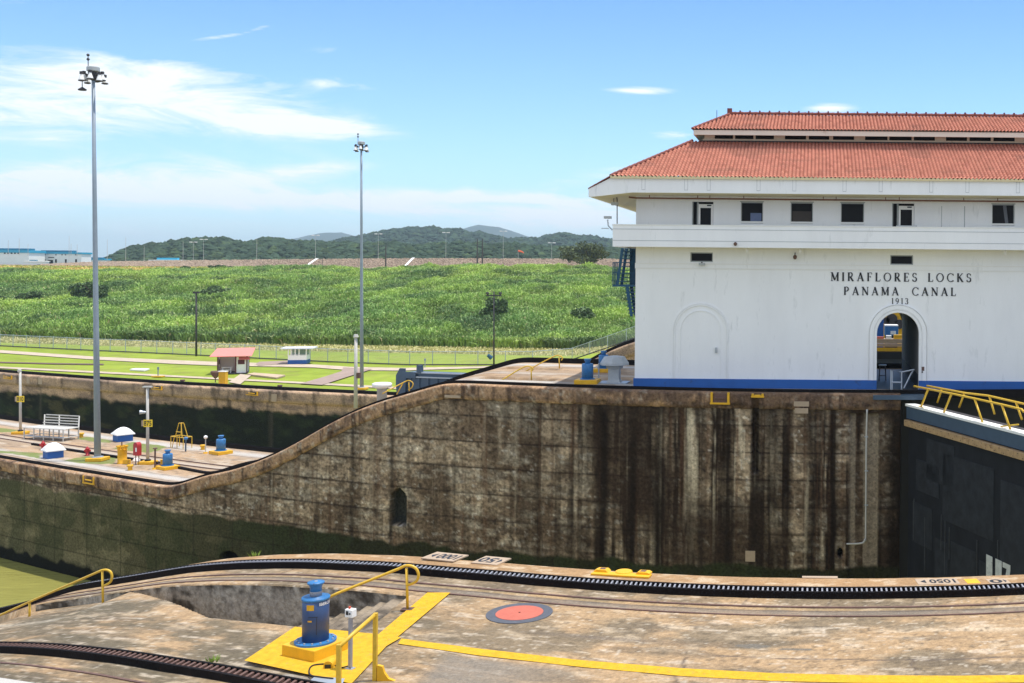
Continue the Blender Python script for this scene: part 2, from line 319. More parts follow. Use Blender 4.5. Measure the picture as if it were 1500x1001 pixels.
# ================================================================== SETTING: near lock platform
# trench (sunken stairs) outline and yellow paint are laid out in s,t
def pave_color(s, t):
    n = fbm(s*.55, t*.9, 3, 5); n2 = fbm(s*1.8, t*3.5, 9, 5); n3 = fbm(s*7, t*9, 21, 3)
    c = np.broadcast_to(np.array([.40,.27,.150]), s.shape+(3,)).copy()
    c = lerp(c, [.235,.178,.112], sst(n, .42, .62))
    wl = sst(-s, 5.5, 8.5)*sst(20.9-t, 0, 1.5)
    c = lerp(c, [.140,.118,.080], wl*sst(fbm(s*.8, t*1.6, 43, 5), .36, .56)*.85)
    c = lerp(c, [.52,.41,.28], sst(n2, .60, .72)*.5)
    c = lerp(c, [.130,.105,.075], sst(fbm(s*.9, t*3, 33, 5), .55, .70)*.5)
    c = lerp(c, [.60,.50,.38], sst(fbm(s*1.6, t*6.5, 51, 6), .64, .72)*.5)
    c = lerp(c, [.56,.44,.30], np.exp(-((t-20.35+.08*np.sin(s*1.3))/.22)**2)*sst(fbm(s*1.5, t*4, 53, 5), .42, .6)*(s > -3)*.8)
    c = lerp(c, [.64,.59,.52], np.exp(-((t-15.82-.06*np.sin(s*2))/.13)**2)*sst(fbm(s*2.2, t*5, 52, 4), .44, .56)*(s < -7)*.85)
    c = lerp(c, [.40,.35,.27], np.exp(-((t-19.3+.15*np.sin(s))/.25)**2)*sst(fbm(s*1.1, t*3, 54, 4), .40, .55)*(s < -10)*.7)
    c = c*(.80+.4*vn(s*16, t*16, 55))[..., None]
    c = lerp(c, [.10,.08,.055], sst(n3, .66, .76)*.55)
    c = lerp(c, [.66,.58,.46], sst(fbm(s*12, t*14, 57, 2), .76, .84)*.5)
    crk = np.abs(fbm(s*.55, t*.8, 58, 5)-.5); c = lerp(c, [.11,.085,.06], np.exp(-(crk/.0035)**2)*.55*(vn(s*.7, t*.7, 59) > .5))
    for cs, ct, rs, rt_ in ((-1.15,19.55,.32,.10),(-.35,19.42,.32,.06)): c = lerp(c, [.17,.15,.12], sst(1.25-((s-cs)/rs)**2-((t-ct)/rt_)**2+.6*(n3-.5), 0, .3)*.9)
    # grey zone in front of the yellow line, left of the cross line
    c = lerp(c, [.22,.195,.16], (sst(18.0-t, 0, .15)*sst(s, -6.6, -6.2)*sst(-3.2-s, 0, 2.5))*.75)
    # rail grooves, bands beside the rack
    for tt, w, col, k in ((21.85,.035,[.07,.045,.04],.9),(21.50,.16,[.20,.17,.14],.65),(21.30,.028,[.05,.045,.04],.9),(21.62,.03,[.05,.04,.04],.6),(21.72,.04,[.50,.33,.13],.35)):
        c = lerp(c, col, np.exp(-((t-tt)/w)**4)*k)
    # expansion joints across the outer strip and along the platform
    for sj in np.arange(-24, 12, 1.73): c = lerp(c, [.10,.075,.06], np.exp(-((s-sj-(t-22)*.25)/.022)**2)*((t > 21.9) & (t < 24.3))*.7)
    c = lerp(c, [.10,.08,.07], np.exp(-((t-18.95+.035*(s-0) + .05*(vn(s*2, t*0, 5)-.5))/.02)**2)*(s > -2.0)*.85)
    for sj, t0, t1 in ((-2.35, 12, 18.9), (1.62, 12, 18.9), (6.5, 12, 18.9)):
        c = lerp(c, [.12,.09,.07], np.exp(-((s-sj-.04*np.sin(t*9)-.05*(t-17))/.028)**2)*((t > t0) & (t < t1))*.8)
    # coping edge rusty orange
    c = lerp(c, [.40,.235,.11], sst(t, 23.0, 23.2)*.7)
    c = lerp(c, [.62,.50,.34], sst(fbm(s*3, t*6, 71, 4), .56, .68)*sst(t, 23.0, 23.2)*.55)
    # dark wheel smear
    c = lerp(c, [.13,.11,.10], np.exp(-((s+4.0-2*(1-np.exp(-(s+5)**2*.02)))/1.2)**2-((t-19.55)/.10)**2)*.45)
    return c
TR_R, TR_T0, TR_T1 = -8.35, 18.35, 21.0     # trench: right end, front lip, back wall
def in_trench(s, t):
    left = -11.5 + (t-18.3)*(-15.7+11.5)/(21.0-18.3)
    left = np.where(t < 18.3, -11.5, left)
    front = 18.35 + 0.0*s
    right = TR_R + (t-21.0)*(-.05) 
    return (t > front) & (t < TR_T1) & (s > left) & (s < right)
s1 = np.arange(-26, 12.01, .05); t1 = np.concatenate([np.arange(12, 24.0, .05), [24.0, 24.06, 24.12, 24.16, 24.18]])
S_, T_ = np.meshgrid(s1, t1)
X, Y = Wn(S_, T_); Z = zn(S_) + 0.0
tren = in_trench(S_, T_)
low = sst(-S_, 15.2, 16.2)*(T_ < 21.0)*.18; Z = Z - low
Z = Z - np.interp(T_, [23.9, 24.0, 24.06, 24.12, 24.16, 24.18], [0, .01, .03, .08, .15, .24])
stepn = np.floor((TR_R - S_ + .0)/.30)+1
Zt = np.where(stepn > 10, -2.3, -.118*stepn) ; Z = np.where(tren, np.minimum(Zt, Z-.05), Z)
Z = Z + (fbm(S_*1.5, T_*1.5, 5, 3)-.5)*.012*(~tren)
C = pave_color(S_, T_)
edge = tren & ((((TR_R-S_)/.30) % 1.0) < .16) & (stepn < 10)
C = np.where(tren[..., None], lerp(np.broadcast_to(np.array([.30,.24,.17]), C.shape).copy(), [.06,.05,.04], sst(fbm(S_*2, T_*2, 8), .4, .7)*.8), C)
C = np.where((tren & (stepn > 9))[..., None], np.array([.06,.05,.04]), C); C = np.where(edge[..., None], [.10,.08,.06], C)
gridmesh('pavement', X, Y, Z, C, 'pave').update_tag()
bpy.data.objects['pavement']['kind'] = 'structure'
# coarse rest of the platform (behind and beside the camera) and its outer wall face
s2 = np.arange(-60, 60.1, 1.0); t2 = np.array([1, 3, 6, 9, 12.02]); S2, T2 = np.meshgrid(s2, t2); S2 = np.clip(S2, -2.2*T2, 2.2*T2); X2, Y2 = Wn(S2, T2)
tag(gridmesh('pavement', X2, Y2, zn(S2)-.012, pave_color(S2, T2), 'pave'), kind='structure')
s3 = np.concatenate([np.arange(-60, -25.9, .5)]); t3 = np.arange(12, 24.2, .5); S3, T3 = np.meshgrid(s3, t3); X3, Y3 = Wn(S3, T3)
tag(gridmesh('pavement', X3, Y3, zn(S3)-.01, pave_color(S3, T3), 'pave'), kind='structure')
s3 = np.arange(11.95, 50, .5); S3, T3 = np.meshgrid(s3, t3); X3, Y3 = Wn(S3, T3)
tag(gridmesh('pavement', X3, Y3, zn(S3)-.01, pave_color(S3, T3), 'pave'), kind='structure')
g = MB().box(-70, 70, -40, 1.2, -3, -.02); tag(g.build('pavement', mat('platform_concrete', (.35,.28,.2), .9, .15, 1)), kind='structure')
s4 = np.arange(-60, 50, .5); z4 = np.linspace(0, 1, 9); S4, Q4 = np.meshgrid(s4, z4); X4, Y4 = Wn(S4, 24.18+0*S4); Z4 = (zn(S4)-.24)*(1-Q4) + (-17)*Q4
nw = gridmesh('lock_wall', X4, Y4, Z4, lerp(np.broadcast_to(np.array([.25,.2,.15]), X4.shape+(3,)).copy(), [.05,.06,.03], Q4*1.0), 'wall')
tag(nw, 'near lock wall face hidden below the rusty coping edge', 'lock wall')
# stained inner face of the trench
s5 = np.arange(-18.5, TR_R+.06, .05); q5 = np.linspace(0, 1, 50); S5, Q5 = np.meshgrid(s5, q5); X5, Y5 = Wn(S5, 20.935+0*S5)
Z5 = (zn(S5)-.015)*(1-Q5) + (-2.6)*Q5
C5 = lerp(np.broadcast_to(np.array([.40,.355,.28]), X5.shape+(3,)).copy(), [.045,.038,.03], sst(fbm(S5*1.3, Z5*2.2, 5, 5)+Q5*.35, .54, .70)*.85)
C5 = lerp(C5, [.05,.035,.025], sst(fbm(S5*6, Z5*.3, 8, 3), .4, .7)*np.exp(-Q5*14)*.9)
C5 = lerp(C5, [.36,.33,.28], sst(fbm(S5*3, Z5*3, 18, 4), .6, .72)*.5)
tr_o = gridmesh('retaining_wall', X5, Y5, Z5, C5, 'wall'); tag(tr_o, 'stained grey inner wall of the sunken stairwell behind the large blue capstan', 'wall')

# ---- flat paint and things on the platform, each a thin sheet above the concrete
def sheet(name, pts, z, m, label=None, cat=None, parent=None, kind=None, thick=.004, group=None):
    g = MB(); n = len(pts)
    ps = [Vector((p[0], p[1], (z if z is not None else p[2]))) for p in pts]
    g.v = [tuple(p + Vector((0,0,thick))) for p in ps]; g.f = [tuple(range(n))]
    o = g.build(name, m, parent)
    if o.data.polygons[0].normal.z < 0: o.data.flip_normals()
    return tag(o, label, cat, group, kind)
def strip_W(sa, sb, t0, t1, dz, n=60):
    g = MB(); ss = np.linspace(sa, sb, n)
    for s in ss:
        z = float(zn(s))+dz; g.v += [tuple(W(s, t0, z)), tuple(W(s, t1, z))]
    g.f = [(2*i, 2*i+2, 2*i+3, 2*i+1) for i in range(n-1)]; return g
def st_px(px, py): return ST(P(px, py, 0))
a0, b0 = st_px(588, 935), st_px(584, 946)
g = MB(); up = [(588,935.5),(700,950),(850,967),(1000,979),(1130,986),(1260,989),(1400,990),(1560,988)]; lo = [(583,943),(700,960),(850,977),(1000,990.5),(1130,997.5),(1260,1000.5),(1400,1001),(1560,999)]
for a, b in zip(up, lo): g.v += [tuple(P(*a, 0.010)), tuple(P(*b, 0.010))]
g.f = [(2*i, 2*i+2, 2*i+3, 2*i+1) for i in range(len(up)-1)]
tag(g.build('painted_line', 'yline'), 'long yellow line painted along the platform', 'painted line')
sheet('painted_line', [P(*p, 0) for p in [(626,869),(660,869),(566,948),(538,944)]], .009, 'yline', 'short yellow diagonal line beside the top of the stairs', 'painted line')
sheet('painted_patch', [P(*p, 0) for p in [(358,969),(432,919.5),(500,925),(560,931),(588,935),(566,948),(515,1003),(440,987)]], .013, 'yline', 'yellow painted patch of concrete around the large blue capstan', 'painted area')
sheet('painted_patch', [P(*p, 0) for p in [(448,1004),(462,992),(505,996),(500,1008)]], .016, 'galv', 'pale grey painted corner beside the brown slotted rack', 'painted area')

# ---- rack rails
def rack(name, t0, t1, sa, sb, zf, label, topm, rungm, h=.2, rung_w=.035, pitch=.104, group=None, ds=.25, rungs=True):
    root = thing(name, label, 'rack rail', (0,0,0), 0, group)
    g = MB(); ss = np.arange(sa, sb+1e-6, ds)
    prof = [(t0, -.3), (t0, h), (t0+.07, h), (t0+.07, h-.09), (t1-.06, h-.09), (t1-.06, h), (t1, h), (t1, -.3)]
    k = len(prof)
    for s in ss:
        z = float(zf(s))
        for (tt, dz) in prof: g.v.append(tuple(W(s, tt, z+dz)))
    for i in range(len(ss)-1):
        for j in range(k-1): g.f.append((i*k+j, (i+1)*k+j, (i+1)*k+j+1, i*k+j+1))
    g.build('rail_body', topm, root)
    if rungs:
        g = MB(); s = sa
        while s < sb:
            z = float(zf(s)); zb = float(zf(s+rung_w))
            a, b, c, d = W(s, t0+.05, z+h-.012), W(s+rung_w, t0+.05, zb+h-.012), W(s+rung_w, t1-.04, zb+h-.012), W(s, t1-.04, z+h-.012)
            g.add([a, b, c, d] + [v - Vector((0,0,.08)) for v in (a, b, c, d)], [(0,1,2,3), (0,4,5,1), (3,2,6,7), (1,5,6,2), (0,3,7,4)]); s += pitch
        g.build('rack_teeth', rungm, root)
    return root
rack('rack_rail', 22.44, 22.84, -26, 14, zn, 'black raised rack rail with pale cross teeth running along the near coping', 'black', 'steel', .145)
# grey strip lining along the rack
g = strip_W(-26, 14, 22.80, 22.86, .012, 200); 
rack('rack_rail', 15.22, 15.62, -20, 0, zn, 'brown slotted rack rail curving through the bottom left corner', 'black', 'rust', .13, .045, .115)
# slim running rails of the towing track on the platform
def runrail(t0, t1, sa, sb, zf, label, h=.03, n=120, group=None, m='rust'):
    g = MB(); ss = np.linspace(sa, sb, n)
    for s in ss:
        z = float(zf(s)); g.v += [tuple(W(s, t0, z-.05)), tuple(W(s, t0, z+h)), tuple(W(s, t1, z+h)), tuple(W(s, t1, z-.05))]
    for i in range(n-1):
        for j in range(3): g.f.append((i*4+j, (i+1)*4+j, (i+1)*4+j+1, i*4+j+1))
    return tag(g.build('rail', m), label, 'rail', group)
runrail(21.83, 21.89, -24, 14, zn, 'thin rusty rail nearest the black toothed rack rail', .02)
runrail(21.27, 21.32, -24, 14, zn, 'thin dark rail along the brink of the stairwell', .02)
runrail(14.55, 14.61, -18, 2, zn, 'thin rail below the brown slotted rack at the bottom left', .02)
# white gravel strip at the very bottom left
g = strip_W(-18, -6, 12.95, 13.75, .02, 60); tag(g.build('path', mat('white_chippings', (.52,.49,.44), .9, .2, 60, .4, 80)), kind='structure')

# ---- round cover
c = P(761, 899, 0)
root = thing('manhole_cover', 'round orange cover with dark grey painted ring on the concrete', 'manhole cover', c)
MB().lathe([(.64, .002), (.64, .014), (.46, .014), (.46, .002)], 64).build('ring', 'slate', root)
MB().lathe([(.0, .001), (.458, .001), (.458, .020), (.0, .021)][1:3], 64).build('cover_disc', 'orange', root)
MB().lathe([(.018, .02), (.018, .027)], 12).build('lift_hole', 'black', root)

# ---- number plaques, lettering facing the chamber (upside down from here)
def plaque(px0, px1, py0, py1, txt, arrow, label, mtl='plaque', group='number plaques on the near coping'):
    a = P(px0, (py0+py1)/2, 0); b = P(px1, (py0+py1)/2, 0)
    sa, ta = ST(P((px0+px1)/2, py1, 0)); sb, tb = ST(P((px0+px1)/2, py0, 0)); s0, _ = ST(P(px0, (py0+py1)/2, 0)); s1_, _ = ST(P(px1, (py0+py1)/2, 0))
    t0, t1 = min(ta, tb), max(ta, tb); w = s1_-s0; mid = (s0+s1_)/2; tm = (t0+t1)/2
    root = thing('number_plaque', label, 'plaque', W(mid, tm, 0), heading(mid, tm), group)
    MB().box(-w/2, w/2, -(t1-t0)/2, (t1-t0)/2, -.02, .007).build('plate', mtl, root)
    if txt:
        tw = w*(.62 if arrow else .8); off = -w*.12*(1 if arrow == '>' else (-1 if arrow == '<' else 0))
        v, f = text_geo(txt, tw, (t1-t0)*.62); v = -v     # rotated 180 degrees
        g = MB(); g.add([(x - off, y, .0115) for x, y in v], f); g.build('lettering', 'letter', root)
        if arrow:
            d = -1 if arrow == '>' else 1; x0 = d*w*.28; h = (t1-t0)*.26
            MB().add([(x0, h, .0115), (x0, -h, .0115), (x0+d*w*.13, 0, .0115)], [(0,1,2)]).build('arrow', 'letter', root)
plaque(622, 681, 810.5, 821, '1000', '>', 'number plaque reading 1000 with an arrow at its left end, seen upside down')
plaque(697, 742, 816, 827, '50', '<', 'number plaque reading 50 with an arrow at its right end, seen upside down')
plaque(1342, 1404, 848, 856.5, '1050', '>', 'number plaque reading 1050 beside the small yellow plate, seen upside down')
plaque(1447, 1478, 848, 856, '0', '<', 'small number plaque right of the yellow plate, seen upside down')
plaque(1414, 1434, 848.5, 855, '', '', 'small blank yellow plate between two number plaques', 'yellow')
plaque(1175, 1227, 844.5, 847, '', '', 'narrow blank pale plate set in the coping edge', 'plaque')

# ---- yellow roller chock on the near coping
def chock(loc, rz, w, label, scale=1.0):
    root = thing('mooring_chock', label, 'mooring chock', loc, rz, 'yellow mooring chocks on the copings')
    MB().box(-w/2-.05, w/2+.05, -.12, .12, 0, .045).build('base_plate', 'yellow', root, bevel=.01)
    for sx in (-1, 1):
        MB().prism([(sx*w*.52,.04),(sx*w*.52,.075),(sx*w*.47,.10),(sx*w*.30,.10),(sx*w*.25,.04)], lambda p: (p[0], .02, p[1]), lambda p: (p[0], .22, p[1])).build('horn', 'yellow', root, bevel=.01)
        MB().box(sx*w*.38-w*.05, sx*w*.38+w*.05, .06, .18, .098, .104).build('worn_top', 'rust', root)
    MB().lathe([(.15*w, .0), (.16*w, .03), (.15*w, .06), (.13*w, .07)], 20, (0, .16, .0)).build('roller', 'yellow', root, smooth=False)
    return root
p = P(910, 843.5, 0); chock(p, heading(*ST(p)), 1.25, 'yellow chock with two horns on the near coping edge')
for px, py, D, lab in ((880, 838, 0, 'left'), ): pass

# ================================================================== CAPSTANS
def capstan_big():
    base = P(462, 957, 0.0)
    root = thing('capstan', 'large blue capstan with a flanged head on its yellow block by the stairwell', 'capstan', base, -.42, 'blue capstans beside the lock')
    MB().box(-.49, .49, -.46, .46, 0, .24).build('concrete_block', 'yellow', root, bevel=.015)
    g = MB(); g.lathe([(.43, .24), (.43, .28), (.32, .285)], 40); 
    fl = g.build('base_flange', 'capblue2', root)
    for k in range(14):
        a = 2*math.pi*k/14; MB().lathe([(.022, .275), (.022, .31)], 8, (.375*math.cos(a), .375*math.sin(a), 0)).build('bolt', 'galv', fl)
    MB().lathe([(.275, .28), (.275, 1.12), (.262, 1.13), (.262, .28)], 48).build('drum_body', 'capblue', root, auto=True)
    MB().lathe([(.20, 1.10), (.288, 1.10), (.292, 1.125), (.288, 1.15), (.12, 1.165), (.115, 1.2)], 48).build('top_flange', 'capblue2', root, auto=True)
    MB().lathe([(.125, 1.17), (.125, 1.26), (.12, 1.27)], 32).build('worn_neck', 'steel', root, auto=True)
    MB().lathe([(.122, 1.262), (.12, 1.34), (.135, 1.38), (.175, 1.42), (.18, 1.435), (.17, 1.452), (.05, 1.456)], 32).build('capstan_head', 'capblue2', root, auto=True)
    MB().lathe([(.04, 1.45), (.035, 1.466)], 10).build('head_bolt', 'galv', root)
    def wrap(cx, cz, w, h, r=.2775, nn=6):
        g = MB()
        for i in range(nn+1):
            a = cx + (i/nn-.5)*w/r; g.v += [(r*math.cos(a), r*math.sin(a), cz-h/2), (r*math.cos(a), r*math.sin(a), cz+h/2)]
        g.f = [(2*i, 2*i+2, 2*i+3, 2*i+1) for i in range(nn)]; return g
    A = R(-90)+.42   # faces the camera roughly
    camdir = math.atan2(-base.y, -base.x) + .42
    wrap(camdir-.42, .99, .16, .11).build('yellow_label', 'yellow', root)
    wrap(camdir-.45, .72, .09, .03).build('small_yellow_label', 'yellow', root)
    wrap(camdir-.20, .80, .20, .012, .277).build('hatch_seam', 'letter', root)
    wrap(camdir+.07, .62, .01, .36, .277, 2).build('hatch_seam', 'letter', root)
    v, f = text_geo('IBERCISA', .37, .062)
    g = MB(); g.add([(.2785*math.cos(camdir+.92 + x/.2785), .2785*math.sin(camdir+.92 + x/.2785), 1.045+y) for x, y in v], f); g.build('lettering', 'white2', root)
    root.scale = (.80,.80,.87); return root
capb = capstan_big()
# control box on its post, cable, small pedal
b = P(513, 981, .0)
root = thing('control_box', 'small white control box with a red knob on a thin steel post', 'control box', b, -.35); root.scale = (.78,.78,.92)
MB().box(-.09, .09, -.07, .07, .012, .03).build('foot_plate', 'galv', root)
MB().box(-.035, .035, -.03, .03, .025, .99).build('post', 'steel', root)
g = MB(); bx = g.box(-.10, .10, -.07, .07, .97, 1.12); hb = g.build('housing', 'white2', root, bevel=.012)
MB().lathe([(.022, 1.12), (.03, 1.15), (.02, 1.165)], 12, (-.02, -.01, 0)).build('knob', mat('knob_red', (.5,.06,.02), .5), root, smooth=True)
MB().box(-.06, .0, -.078, -.069, 1.02, 1.09).build('switch_plate', 'letter', root)
MB().box(.02, .06, -.078, -.069, 1.03, 1.06).build('switch_plate', 'letter', root)
b = P(483, 977, .013)
root = thing('pedal_switch', 'small yellow hooded pedal switch on the yellow patch', 'pedal switch', b, .1)
g = MB(); n = 10; arc = [(.075*math.cos(math.pi*i/n), .075*math.sin(math.pi*i/n)+.05) for i in range(n+1)]; poly = [(.075, 0)] + arc + [(-.075, 0)]
g.prism(poly, lambda p: (p[0], -.09, p[1]), lambda p: (p[0], .09, p[1])); g.build('hood', 'yellow', root)
MB().box(-.05, .05, -.1, -.091, .0, .07).build('pedal', 'letter', root)
g = MB(); pts = [P(483, 973, .03), P(470, 973, .03), P(458, 975, .03), P(453, 981, .03), P(455, 989, .03), P(470, 992, .03), P(488, 994, .03)]
from mathutils import geometry as mg
def smooth_path(pts, k=6):
    o = []; pts = [Vector(p) for p in pts]
    for i in range(len(pts)-1):
        p0 = pts[max(i-1, 0)]; p1 = pts[i]; p2 = pts[i+1]; p3 = pts[min(i+2, len(pts)-1)]
        for j in range(k):
            u = j/k; o.append(.5*((2*p1)+(-p0+p2)*u+(2*p0-5*p1+4*p2-p3)*u*u+(-p0+3*p1-3*p2+p3)*u**3))
    o.append(pts[-1]); return o
tag(MB().tube(smooth_path(pts), .012, 6).build('cable', 'letter'), 'black cable looping from the pedal switch across the yellow patch', 'cable')
pts = [P(491, 975, .03), P(500, 978, .03), P(510, 976, .03), P(513, 979, .04)]
tag(MB().tube(smooth_path(pts), .01, 6).build('cable', 'letter'), 'short black cable between the pedal switch and the control box post', 'cable')

# ================================================================== HANDRAILS on the platform
def pipe_rail(name, label, rails, posts, plates=(), r=.028, group=None, mtl='ypipe'):
    root = thing(name, label, 'handrail', rails[0][0], 0, group); o = Vector(rails[0][0])
    for pl in rails: MB().tube([Vector(p)-o for p in pl], r, 10).build('rail', mtl, root, auto=True)
    for a, b_ in posts: MB().tube([Vector(a)-o, Vector(b_)-o], r*.95, 10).build('post', mtl, root, auto=True)
    for q in plates:
        q = Vector(q)-o; MB().box(q.x-.11, q.x+.11, q.y-.09, q.y+.09, q.z-.01, q.z+.02).build('foot_plate', 'rust', root)
    return root
G1 = 'yellow pipe handrails beside the lock stairs'
# behind the capstan
b = P(597, 893, 0.0); D = b.y
A_ = PD(495, 869, D-.3); B_ = PD(585, 833, D); 
loop = [PD(585,832.5,D), PD(594,829,D), PD(603,829.5,D), PD(610,834,D), PD(613,842,D), PD(611,850,D), PD(604,855,D), PD(596,857.5,D)]
pipe_rail('handrail', 'yellow handrail with a loop above the stairs right of the large capstan', [[PD(478,877,D-.35), A_] + smooth_path([B_] + loop[1:])], [(PD(595.5,832,D), b)], [b], group=G1)
# left
b2 = P(151, 894, float(zn(-16.2))-.16); D = b2.y
loop = [PD(150,835.5,D), PD(156,835,D), PD(162,838,D), PD(164,845,D), PD(162,852,D), PD(157,856,D), PD(151,858.5,D)]
b3 = PD(43, 914, D+1.3)
pipe_rail('handrail', 'yellow handrail sloping down to the left above the green water', [[PD(-60,927,D+2.8), PD(0,901.5,D+1.9), PD(43,882,D+1.3)] + smooth_path([PD(146,837,D)] + loop)], [(PD(150,837,D), b2), (PD(43.5,882,D+1.3), b3)], [b2], group=G1)
# front
b = P(550, 997, 0.0); D = b.y; D2 = D-1.0
root = pipe_rail('handrail', 'square yellow handrail in front of the capstan at the bottom of the picture', [[PD(497,947,D2), PD(549,901,D)]], [], group=G1, r=.034)
o = Vector(root.location)
for (px, py, DD, pb) in ((550, 900, D, b), (496.5, 946, D2, P(494, 1030, 0.0))):
    q = PD(px, py, DD)-o; q2 = pb-o; MB().box(q.x-.033, q.x+.033, q.y-.03, q.y+.03, q2.z, q.z+.02).build('post', 'ypipe', root, bevel=.004)
g = MB(); q = b-o
prof = [(.035,-.1),(.33,-.1),(.33,.0),(.22,.04),(.15,.14),(.12,.24),(.035,.26)]
g.prism(prof, lambda p: (q.x+p[0], q.y-.03, q.z+p[1]), lambda p: (q.x+p[0], q.y+.03, q.z+p[1])); g.build('foot_bracket', 'yellow', root)

# ================================================================== CENTRE LOCK WALL
lw = thing('lock_wall', 'tall stained concrete centre lock wall that sweeps down to the left', 'lock wall', (0,0,0))
SE = s_at(1322, TE)
s1 = np.arange(-72, SE+.01, .075); nr = 190
q = np.linspace(0, 1, nr); S_, Q_ = np.meshgrid(s1, q)
top = zc(S_) - .92; Z = top*(1-Q_) + (-17.0)*Q_
T_ = TE + .16 + 0*S_
def pxs(px): return s_at(px, TE)
def bandm(S, px, wpx, soft=.35): 
    c = pxs(px); w = wpx*.04/2; return sst(-np.abs(S-c), -w*(1+soft), -w*(1-soft))
DZ = top - Z     # depth below coping
# geometry: grooves and niches pushed back
T_ = T_ + .55*bandm(S_, 1108, 9, .05)*(DZ < 3.6)
nich = (np.abs(S_-pxs(586)) < .50) & (Z < -7.0+0*S_) & (Z > -8.9)
znt = -6.55 - .55*(np.clip(np.abs(S_-pxs(586))/.50, 0, 1))**2
nich = (np.abs(S_-pxs(586)) < .50) & (Z < znt) & (Z > -8.75)
T_ = T_ + .7*nich
hole = ((S_-pxs(338))/.75)**2 + ((Z+12.4)/.55)**2 < 1; T_ = T_ + .9*hole
slot = bandm(S_, 1268, 40, .02)*(DZ > .25); T_ = T_ + .22*slot
hole2 = ((S_-pxs(1234))/.16)**2 + ((Z+8.95)/.24)**2 < 1; T_ = T_ + .35*hole2
T_ = T_ + (fbm(S_*1.2, Z*1.2, 77, 4)-.5)*.05 + (fbm(S_*7, Z*9, 78, 2)-.5)*.018
X, Y = Wn(S_, T_)
# colours (real stains of the wall; shade painted in its openings)
c = np.broadcast_to(np.array([.42,.315,.205]), S_.shape+(3,)).copy()
c = lerp(c, [.20,.14,.088], sst(fbm(S_*.35, Z*.5, 1, 5), .42, .60))
c = lerp(c, [.50,.425,.31], sst(fbm(S_*.9, Z*2.3, 12, 5), .52, .68)*.65)
c = lerp(c, [.15,.095,.055], sst(fbm(S_*1.4, Z*5, 14, 5), .54, .70)*.5)
c = lerp(c, [.62,.55,.44], sst(fbm(S_*2.8, Z*4.2, 23, 6), .66, .74)*.7)
c = lerp(c, [.07,.05,.035], sst(fbm(S_*3.0, Z*3.0, 31, 5), .62, .72)*.7)
c = lerp(c, [.12,.08,.05], sst(fbm(S_*1.6, Z*9, 37, 4), .60, .70)*.38)
c = c*(.55+.9*vn(S_*6.5, Z*8, 38))[..., None]*(.80+.4*vn(S_*.02+np.floor(S_/3.05)*3.7, np.floor((Z+.35)/1.52)*5.1, 39))[..., None]
lift = np.minimum(np.abs(((Z+.35) % 1.52)), 1.52-np.abs(((Z+.35) % 1.52)))
c = lerp(c, [.05,.035,.025], np.exp(-(lift/.06)**2)*np.clip(.1+1.5*fbm(S_*.5, Z*.3, 41, 3), 0, 1))
for px in (205,330,465,600,660,790,840,940,1030,1180,1225): c = lerp(c, [.07,.05,.035], np.exp(-((S_-pxs(px))/.045)**2)*.55*(vn(S_*0, Z*.6, px) > .25))
# vertical runs
st = fbm(S_*2.3+vn(S_*.5, Z*.4, 60)*.25, Z*.05, 61, 4); reg = np.clip(.42+.58*sst(S_, pxs(740), pxs(900)), 0, 1)
fade = .28+1.25*fbm(S_*1.5, Z*.42, 65, 5)
c = lerp(c, [.020,.012,.008], sst(st, .43, .58)*reg*np.clip(fade, 0, 1)*.96)
st2 = fbm(S_*3.1+9, Z*.045+3, 66, 3); c = lerp(c, [.66,.55,.38], sst(st2, .62, .78)*(.25+.5*sst(S_, pxs(840), pxs(900)))*sst(fbm(S_*2.5, Z*.6, 69, 3), .35, .6))
st3 = fbm(S_*4.2+5, Z*.08, 67, 3); c = lerp(c, [.15,.075,.04], sst(st3, .60, .74)*.4)
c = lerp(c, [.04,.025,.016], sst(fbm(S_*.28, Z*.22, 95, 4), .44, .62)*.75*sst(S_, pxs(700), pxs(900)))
for px, w, k in ((517,8,.75),(330,6,.5),(575,6,.7),(668,7,.4),(790,9,.4),(862,10,.5),(886,17,.9),(930,12,.75),(965,18,.85),(1030,10,.5),(1068,16,.8),(1108,10,.8),(1134,34,.80),(1160,8,.7),(1190,13,.75),(1222,15,.85),(1312,26,.9),(1290,8,.4)):
    wob = (vn(S_*0+px, Z*.35, 5)-.5)*.3*w*.04
    c = lerp(c, [.014,.009,.006], sst(-np.abs(S_-pxs(px)-wob), -w*.036, -w*.002)*k*np.clip(.38+1.15*fbm(S_*2+px, Z*.55, 90, 4), 0, 1))
c = lerp(c, [.42,.34,.24], slot*.55*(np.abs(S_-pxs(1262)) > .25))
# darker patchy band right below the coping
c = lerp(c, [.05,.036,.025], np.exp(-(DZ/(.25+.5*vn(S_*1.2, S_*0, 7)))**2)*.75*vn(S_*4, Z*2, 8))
# algae below the high water line
gl = sst(-9.75 - Z + (fbm(S_*.6, Z*.3, 91, 3)-.5)*.7, -.12, .12)
lf = sst(-S_, 30, 52)
gcol = lerp(np.broadcast_to(np.array([.030,.030,.014]), S_.shape+(3,)).copy(), [.135,.120,.062], lf*.9)
gcol = lerp(gcol, [.22,.19,.105], sst(fbm(S_*.5, Z*.9, 93, 5), .48, .66)*lf*.7)
gcol = lerp(gcol, [.036,.046,.018], sst(fbm(S_*.7, Z*.5, 94, 4), .45, .6)*.55)
gcol = lerp(gcol, [.022,.02,.012], np.exp(-(lift/.045)**2)*.6)
for sj in np.arange(-70, 4, 3.05): gcol = lerp(gcol, [.025,.022,.014], np.exp(-((S_-sj)/.05)**2)*.6)
gcol = lerp(gcol, [.012,.012,.008], sst(-15.0-Z+vn(S_*2, Z, 3)*.5, 0, .3))
c = c*(1-gl[..., None]) + gcol*gl[..., None]
c = np.where(hole[..., None] | hole2[..., None], [.006,.006,.005], c)  # shade inside the holes and the niche painted in as dark colour
